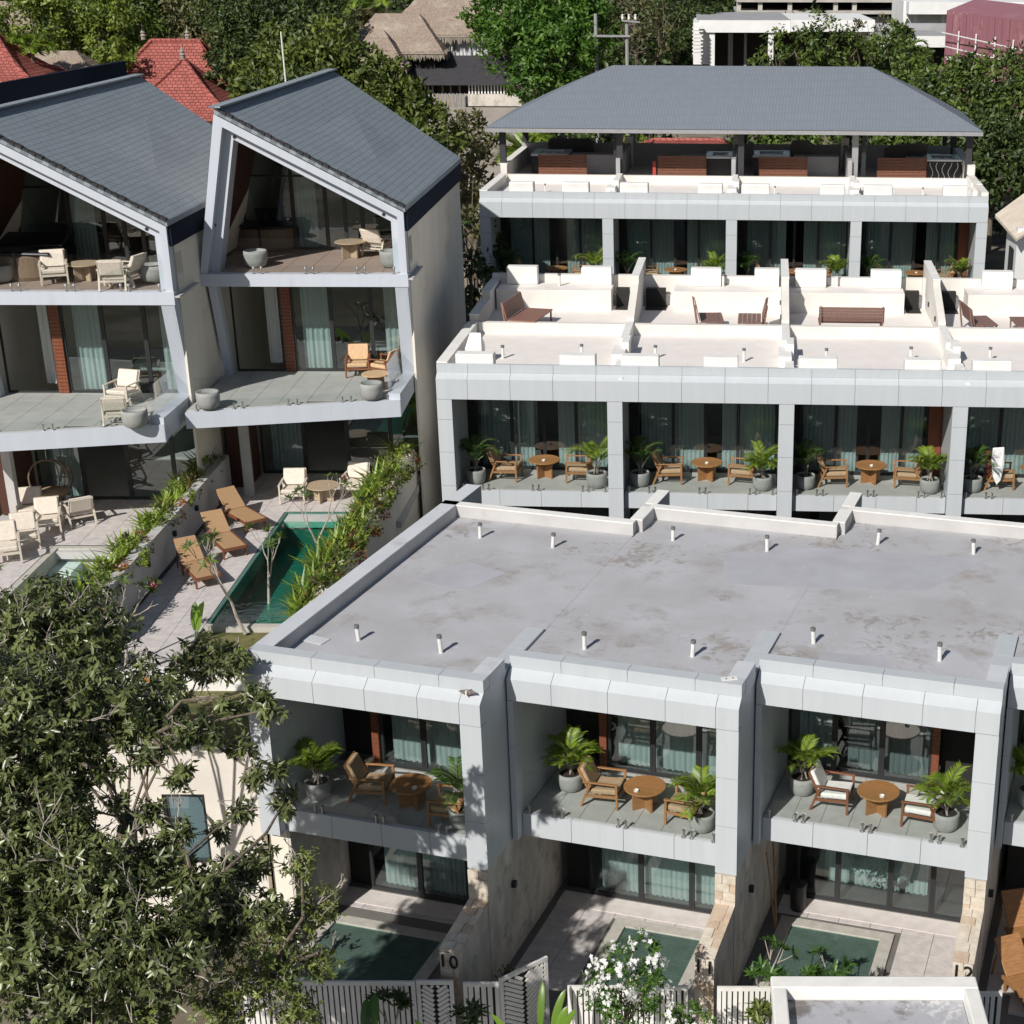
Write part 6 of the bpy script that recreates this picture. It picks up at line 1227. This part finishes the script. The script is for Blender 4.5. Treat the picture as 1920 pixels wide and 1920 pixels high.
for f in (.12, .33, .55, .75, .95):
    A0 = lerp((xa, ya, 0), (xb, yb, 0), f); MB().tube((A0[0], A0[1]-.9, 5), (A0[0]+.1, A0[1]-.9, zt0+(zt1-zt0)*f-1.2), .05, .05, 5).build('scaffold_pole', 'far_white', pk)
for z_ in (.35, .6): MB().tube((xa-.4, ya-.9, zb0+(zt0-zb0)*z_), (xb, yb-.9, zb1+(zt1-zb1)*z_-.4), .04, .04, 5).build('scaffold_pole', 'far_white', pk)
MB().hexa([(xa, ya-.95, zb0+.3), (xa+4.2, ya-3.9, zb0+.1), (xa+4.2, ya-3.5, zb0+.1), (xa, ya-.6, zb0+.3)], [(xa, ya-.95, zb0+.5), (xa+4.2, ya-3.9, zb0+.35), (xa+4.2, ya-3.5, zb0+.35), (xa, ya-.6, zb0+.5)]).build('scaffold_board', 'far_white', pk)
# poles
up = T('utility_pole', 'steel double utility pole with a crossbar beside the bright green tree', 'pole', (px_at(1147, 100), 100, 6))
for a, b in ((1118, 25), (1176, 38)): MB().tube((px_at(a, 100), 100, 5), (px_at(a, 100), 100, pz_at(b, 100)), .14, .11, 8).build('post', 'pale_post', up)
MB().bar((px_at(1112, 99.8), 99.8, pz_at(67, 99.8)), (px_at(1182, 99.8), 99.8, pz_at(67, 99.8)), .1, .12).build('crossbar', 'pale_post', up); MB().bar((px_at(1166, 99.8), 99.8, pz_at(38, 99.8)), (px_at(1200, 99.8), 99.8, pz_at(41, 99.8)), .08, .09).build('crossbar', 'pale_post', up)
for a in (1168, 1180, 1192): MB().lathe([(.05, 0), (.09, .1), (.05, .2), (.08, .3), (0, .35)], (px_at(a, 99.8), 99.8, pz_at(37, 99.8)), 8).build('insulator', 'far_white', up)
o = MB().tube((px_at(534, 66), 66, 10), (px_at(530, 66), 66, pz_at(60, 66)), .05, .03, 6).build('pole', 'far_white'); tag(recenter(o), 'thin white pole rising behind the right villa roof', 'pole')
# small orange roof seen under the pavilion, and cream house at the right edge
oh = T('tiled_house', 'orange tiled roof seen under the pavilion', 'house', (px_at(1288, 88), 90, 6)); hiproof(oh, 'roof_slope', 'tile_red', px_at(1288, 90), 90, pz_at(290, 88), pz_at(263, 90), 2.6, 2.4, 1.9, ridge=True); MB().box(px_at(1245, 90), px_at(1330, 90), 88.6, 91.5, 4, pz_at(290, 88)+.1).build('wall', 'cream_render', oh)
ch = T('cream_house', 'house with a cream tiled gable roof at the right edge of the photo', 'house', (13.6, 60, 5)); a_, b_, c_, d_ = atY(1866, 402, 61), atY(1906, 447, 56.5), atY(1975, 400, 57.5), atY(1930, 355, 62)
for k in range(7):
    f0, f1 = k/7, (k+.96)/7; A0, B0 = a_.lerp(b_, f0), a_.lerp(b_, f1); D0, C0 = d_.lerp(c_, f0), d_.lerp(c_, f1)
    MB().hexa([A0-Vector((0, 0, .12)), B0-Vector((0, 0, .12)), C0-Vector((0, 0, .12)), D0-Vector((0, 0, .12))], [A0, B0-Vector((0, 0, .03)), C0-Vector((0, 0, .03)), D0]).build('roof_strip', 'cream_roof', ch)
MB().hexa([(a_.x+.5, a_.y+.0, 4), (b_.x+.15, b_.y+.6, 4), (16, 58, 4), (16, 62, 4)], [(a_.x+.5, a_.y, a_.z-.25), (b_.x+.15, b_.y+.6, b_.z+.25), (16, 58, a_.z), (16, 62, a_.z)]).build('wall', 'far_white', ch)
m_ = a_.lerp(b_, .65); MB().box(m_.x+.2, m_.x+.24, m_.y-.2, m_.y+.7, m_.z-2.3, m_.z-.7).build('window', 'dark_metal', ch)
# ------------------------------------------------------------------ background: trees
TR = [
 ('tree with bright leaves left of the red tiled house', 'leaf_bright_olive', [(60, 50, 112, 3.0), (130, 20, 114, 3.2), (205, 60, 113, 2.8), (215, 105, 109, 1.4)], 'x'),
 ('tall leafy tree above the finials of the red tiled house', 'leaf_forest', [(260, 20, 122, 3.2), (330, 40, 121, 2.8), (300, -20, 124, 3.4)], 'x'),
 ('sparse olive tree right of the red tiled house ridge', 'leaf_olive', [(385, 60, 118, 2.5), (400, 110, 115, 1.9), (370, 20, 120, 2.4)], 'x'),
 ('dark tree at the top edge left of the thin white pole', 'leaf_dark', [(440, 20, 116, 3.0), (470, 70, 112, 2.6), (430, 120, 108, 1.8)], 'x'),
 ('dark round tree at the top edge right of the thin white pole', 'leaf_dark', [(545, 20, 112, 3.2), (600, 50, 110, 2.6), (510, 60, 111, 2.2)], 'x'),
 ('broad green tree directly behind the right villa roof', 'leaf_mid', [(500, 150, 80, 2.0), (560, 115, 80, 2.3), (630, 120, 78, 2.3), (690, 165, 77, 2.1), (745, 205, 76, 1.9), (795, 250, 75, 1.6), (480, 195, 78, 1.5), (600, 170, 76, 2.4), (700, 230, 74, 1.8), (770, 275, 73, 1.3)], 'x'),
 ('grey green shrubby tree at the end of the right villa roof', 'leaf_olive', [(850, 280, 80, 1.6), (885, 330, 78, 1.6), (890, 270, 82, 1.2)], 'y'),
 ('olive bushes beside the path behind the right villa roof', 'leaf_olive', [(850, 225, 94, 1.2), (900, 250, 92, 1.4), (840, 265, 88, 1.2), (880, 300, 86, 1.3)], 'y'),
 ('brownish dry bushes between the right villa and the rear row', 'leaf_olive', [(880, 385, 74, 1.4), (895, 440, 70, 1.3)], 'y'),
 ('dark tree in the gap between the right villa and the middle row', 'leaf_dark', [(885, 470, 66, 1.5), (880, 560, 62, 1.6), (890, 520, 64, 1.2)], 'y'),
 ('bright green round tree in the middle of the top edge', 'leaf_bright', [(960, 20, 104, 2.6), (1030, 10, 103, 3.0), (1090, 50, 102, 2.4), (985, 90, 101, 2.6), (1050, 100, 100, 2.4), (1000, 150, 99, 1.6), (915, 40, 103, 1.6)], 'x'),
 ('tall bare branched tree right of the utility pole', 'leaf_olive', [(1190, 40, 112, 2.6), (1215, 90, 111, 2.0), (1170, -10, 114, 2.4), (1245, 30, 114, 1.8)], 'z'),
 ('dark tree left of the white house', 'leaf_dark', [(1270, 0, 140, 3.4), (1250, 60, 134, 2.4)], 'x'),
 ('leafy tree in front of the white house columns', 'leaf_forest', [(1490, 95, 116, 2.2), (1550, 85, 116, 2.6), (1600, 100, 115, 2.0), (1440, 110, 115, 1.4)], 'y'),
 ('tree behind the right slope of the pavilion', 'leaf_forest', [(1680, 120, 105, 2.2), (1720, 165, 100, 2.4), (1670, 75, 108, 1.4)], 'x'),
 ('large dark tree below the pink building', 'leaf_forest', [(1790, 190, 94, 2.8), (1860, 170, 92, 2.8), (1910, 215, 90, 2.6), (1800, 250, 90, 2.4)], 'x'),
 ('dark bushy tree behind the right end of the rear row', 'leaf_dark', [(1850, 280, 86, 2.3), (1900, 320, 84, 2.3), (1840, 330, 85, 1.8)], 'x'),
 ('tree behind the left half of the pavilion terrace', 'leaf_mid', [(1080, 300, 92, 1.9), (1000, 290, 92, 1.9), (1140, 270, 93, 1.7)], 'y'),
 ('tree behind the middle of the pavilion terrace', 'leaf_forest', [(1420, 270, 93, 2.0), (1480, 290, 92, 2.2), (1390, 300, 90, 1.6)], 'x'),
 ('tree behind the right part of the pavilion terrace', 'leaf_forest', [(1560, 270, 92, 2.1), (1640, 280, 91, 2.3), (1720, 270, 91, 2.3), (1780, 300, 90, 2.0)], 'x'),
 ('pale leafed tree seen under the left eave of the pavilion', 'leaf_strap', [(1180, 290, 96, 1.5), (1215, 262, 97, 1.2)], 'y'),
 ('spindly tree beside the pink building', 'leaf_olive', [(1640, 60, 125, 1.6), (1600, 60, 118, 1.0)], 'z'),
]
for lab, m, lo, kind in TR:
    lob = [blob(*q) for q in lo]; c = np.mean([np.array(l[0]) for l in lob], axis=0); bx_, by_ = c[0], c[1]
    per = {'x': 430, 'y': 170, 'z': 60}[kind]
    tree('leafy_tree', lab, 'tree', (bx_, by_, gz(bx_, by_)-.2), [(q, (r*1.0, r*1.0, r*.85)) for q, r in lob], m, per=per, Ls=.36, Ws=.17, nbr=14 if kind == 'z' else 5, clump=.25, r=.2)
def coco(label, px, py, d, Lf, n, m='leaf_palm', seed=1):
    p = atY(px, py, d); t = T('palm_tree', label, 'palm tree', (p.x, p.y, gz(p.x, p.y)), 0, 'coconut palms'); rs = random.Random(seed)
    MB().tube((p.x, p.y, gz(p.x, p.y)-.2), p, .16, .12, 8).build('trunk', 'bark', t)
    for k in range(n):
        o = frond('f', Lf*rs.uniform(.8, 1.1), m, t, 0, seed*50+k, droop=rs.uniform(.9, 1.6), nl=34, lw=.11, ll=.9, az=2*pi*k/n+rs.uniform(-.2, .2), el=rs.uniform(.3, 1.2))
        off = p - wpos(t); o.data.transform(Matrix.Translation(p)); [c.data.transform(Matrix.Translation(p)) for c in o.children]
    return t
coco('coconut palm with yellow green fronds at the top edge', 725, 12, 122, 3.6, 15, 'leaf_palm', 1); coco('smaller palm left of the thatched group', 680, 60, 118, 2.8, 12, 'leaf_olive', 2); coco('palm in front of the red tiled roof at the left edge', 60, 95, 104, 1.8, 11, 'leaf_palm', 3); coco('palm under the left eave of the pavilion', 985, 290, 88, 2.2, 11, 'leaf_palm', 4); coco('palm above the right slope of the pavilion', 1690, 110, 108, 2.2, 12, 'leaf_palm', 5)
# undergrowth and the far wood
lob = []
for k in range(150):
    y = RNG.uniform(84, 135); x = RNG.uniform(-.52, .28)*y*1.0; px = PX + F*x/(y*.93)
    if 800 < px < 980 and 97 < y < 122: continue
    if (190 < px < 480 and 98 < y < 120) or (px > 1280 and 118 < y) or (px > 1700 and y > 98): continue
    r = RNG.uniform(1.0, 1.9); lob.append(((x, y, gz(x, y)+r*.5), (r*1.3, r*1.3, r)))
o = leaves('undergrowth', *clumped(lob, 150, .42, .2, .25), 'leaf_dark'); o['kind'] = 'stuff'
lob = []
for k in range(170):
    y = RNG.uniform(135, 300); x = RNG.uniform(-.6, .3)*y; r = RNG.uniform(3, 5.5); lob.append(((x, y, gz(x, y)+r*.9), (r, r, r*.9)))
o = leaves('far_wood', *clumped(lob, 60, .9, .5, .25), 'leaf_dark'); o['kind'] = 'stuff'
for r in list(bpy.data.objects):      # prototypes that were never placed
    if r.parent is None and r.get('label') == 'x':
        for c in list(r.children_recursive): bpy.data.objects.remove(c)
        bpy.data.objects.remove(r)
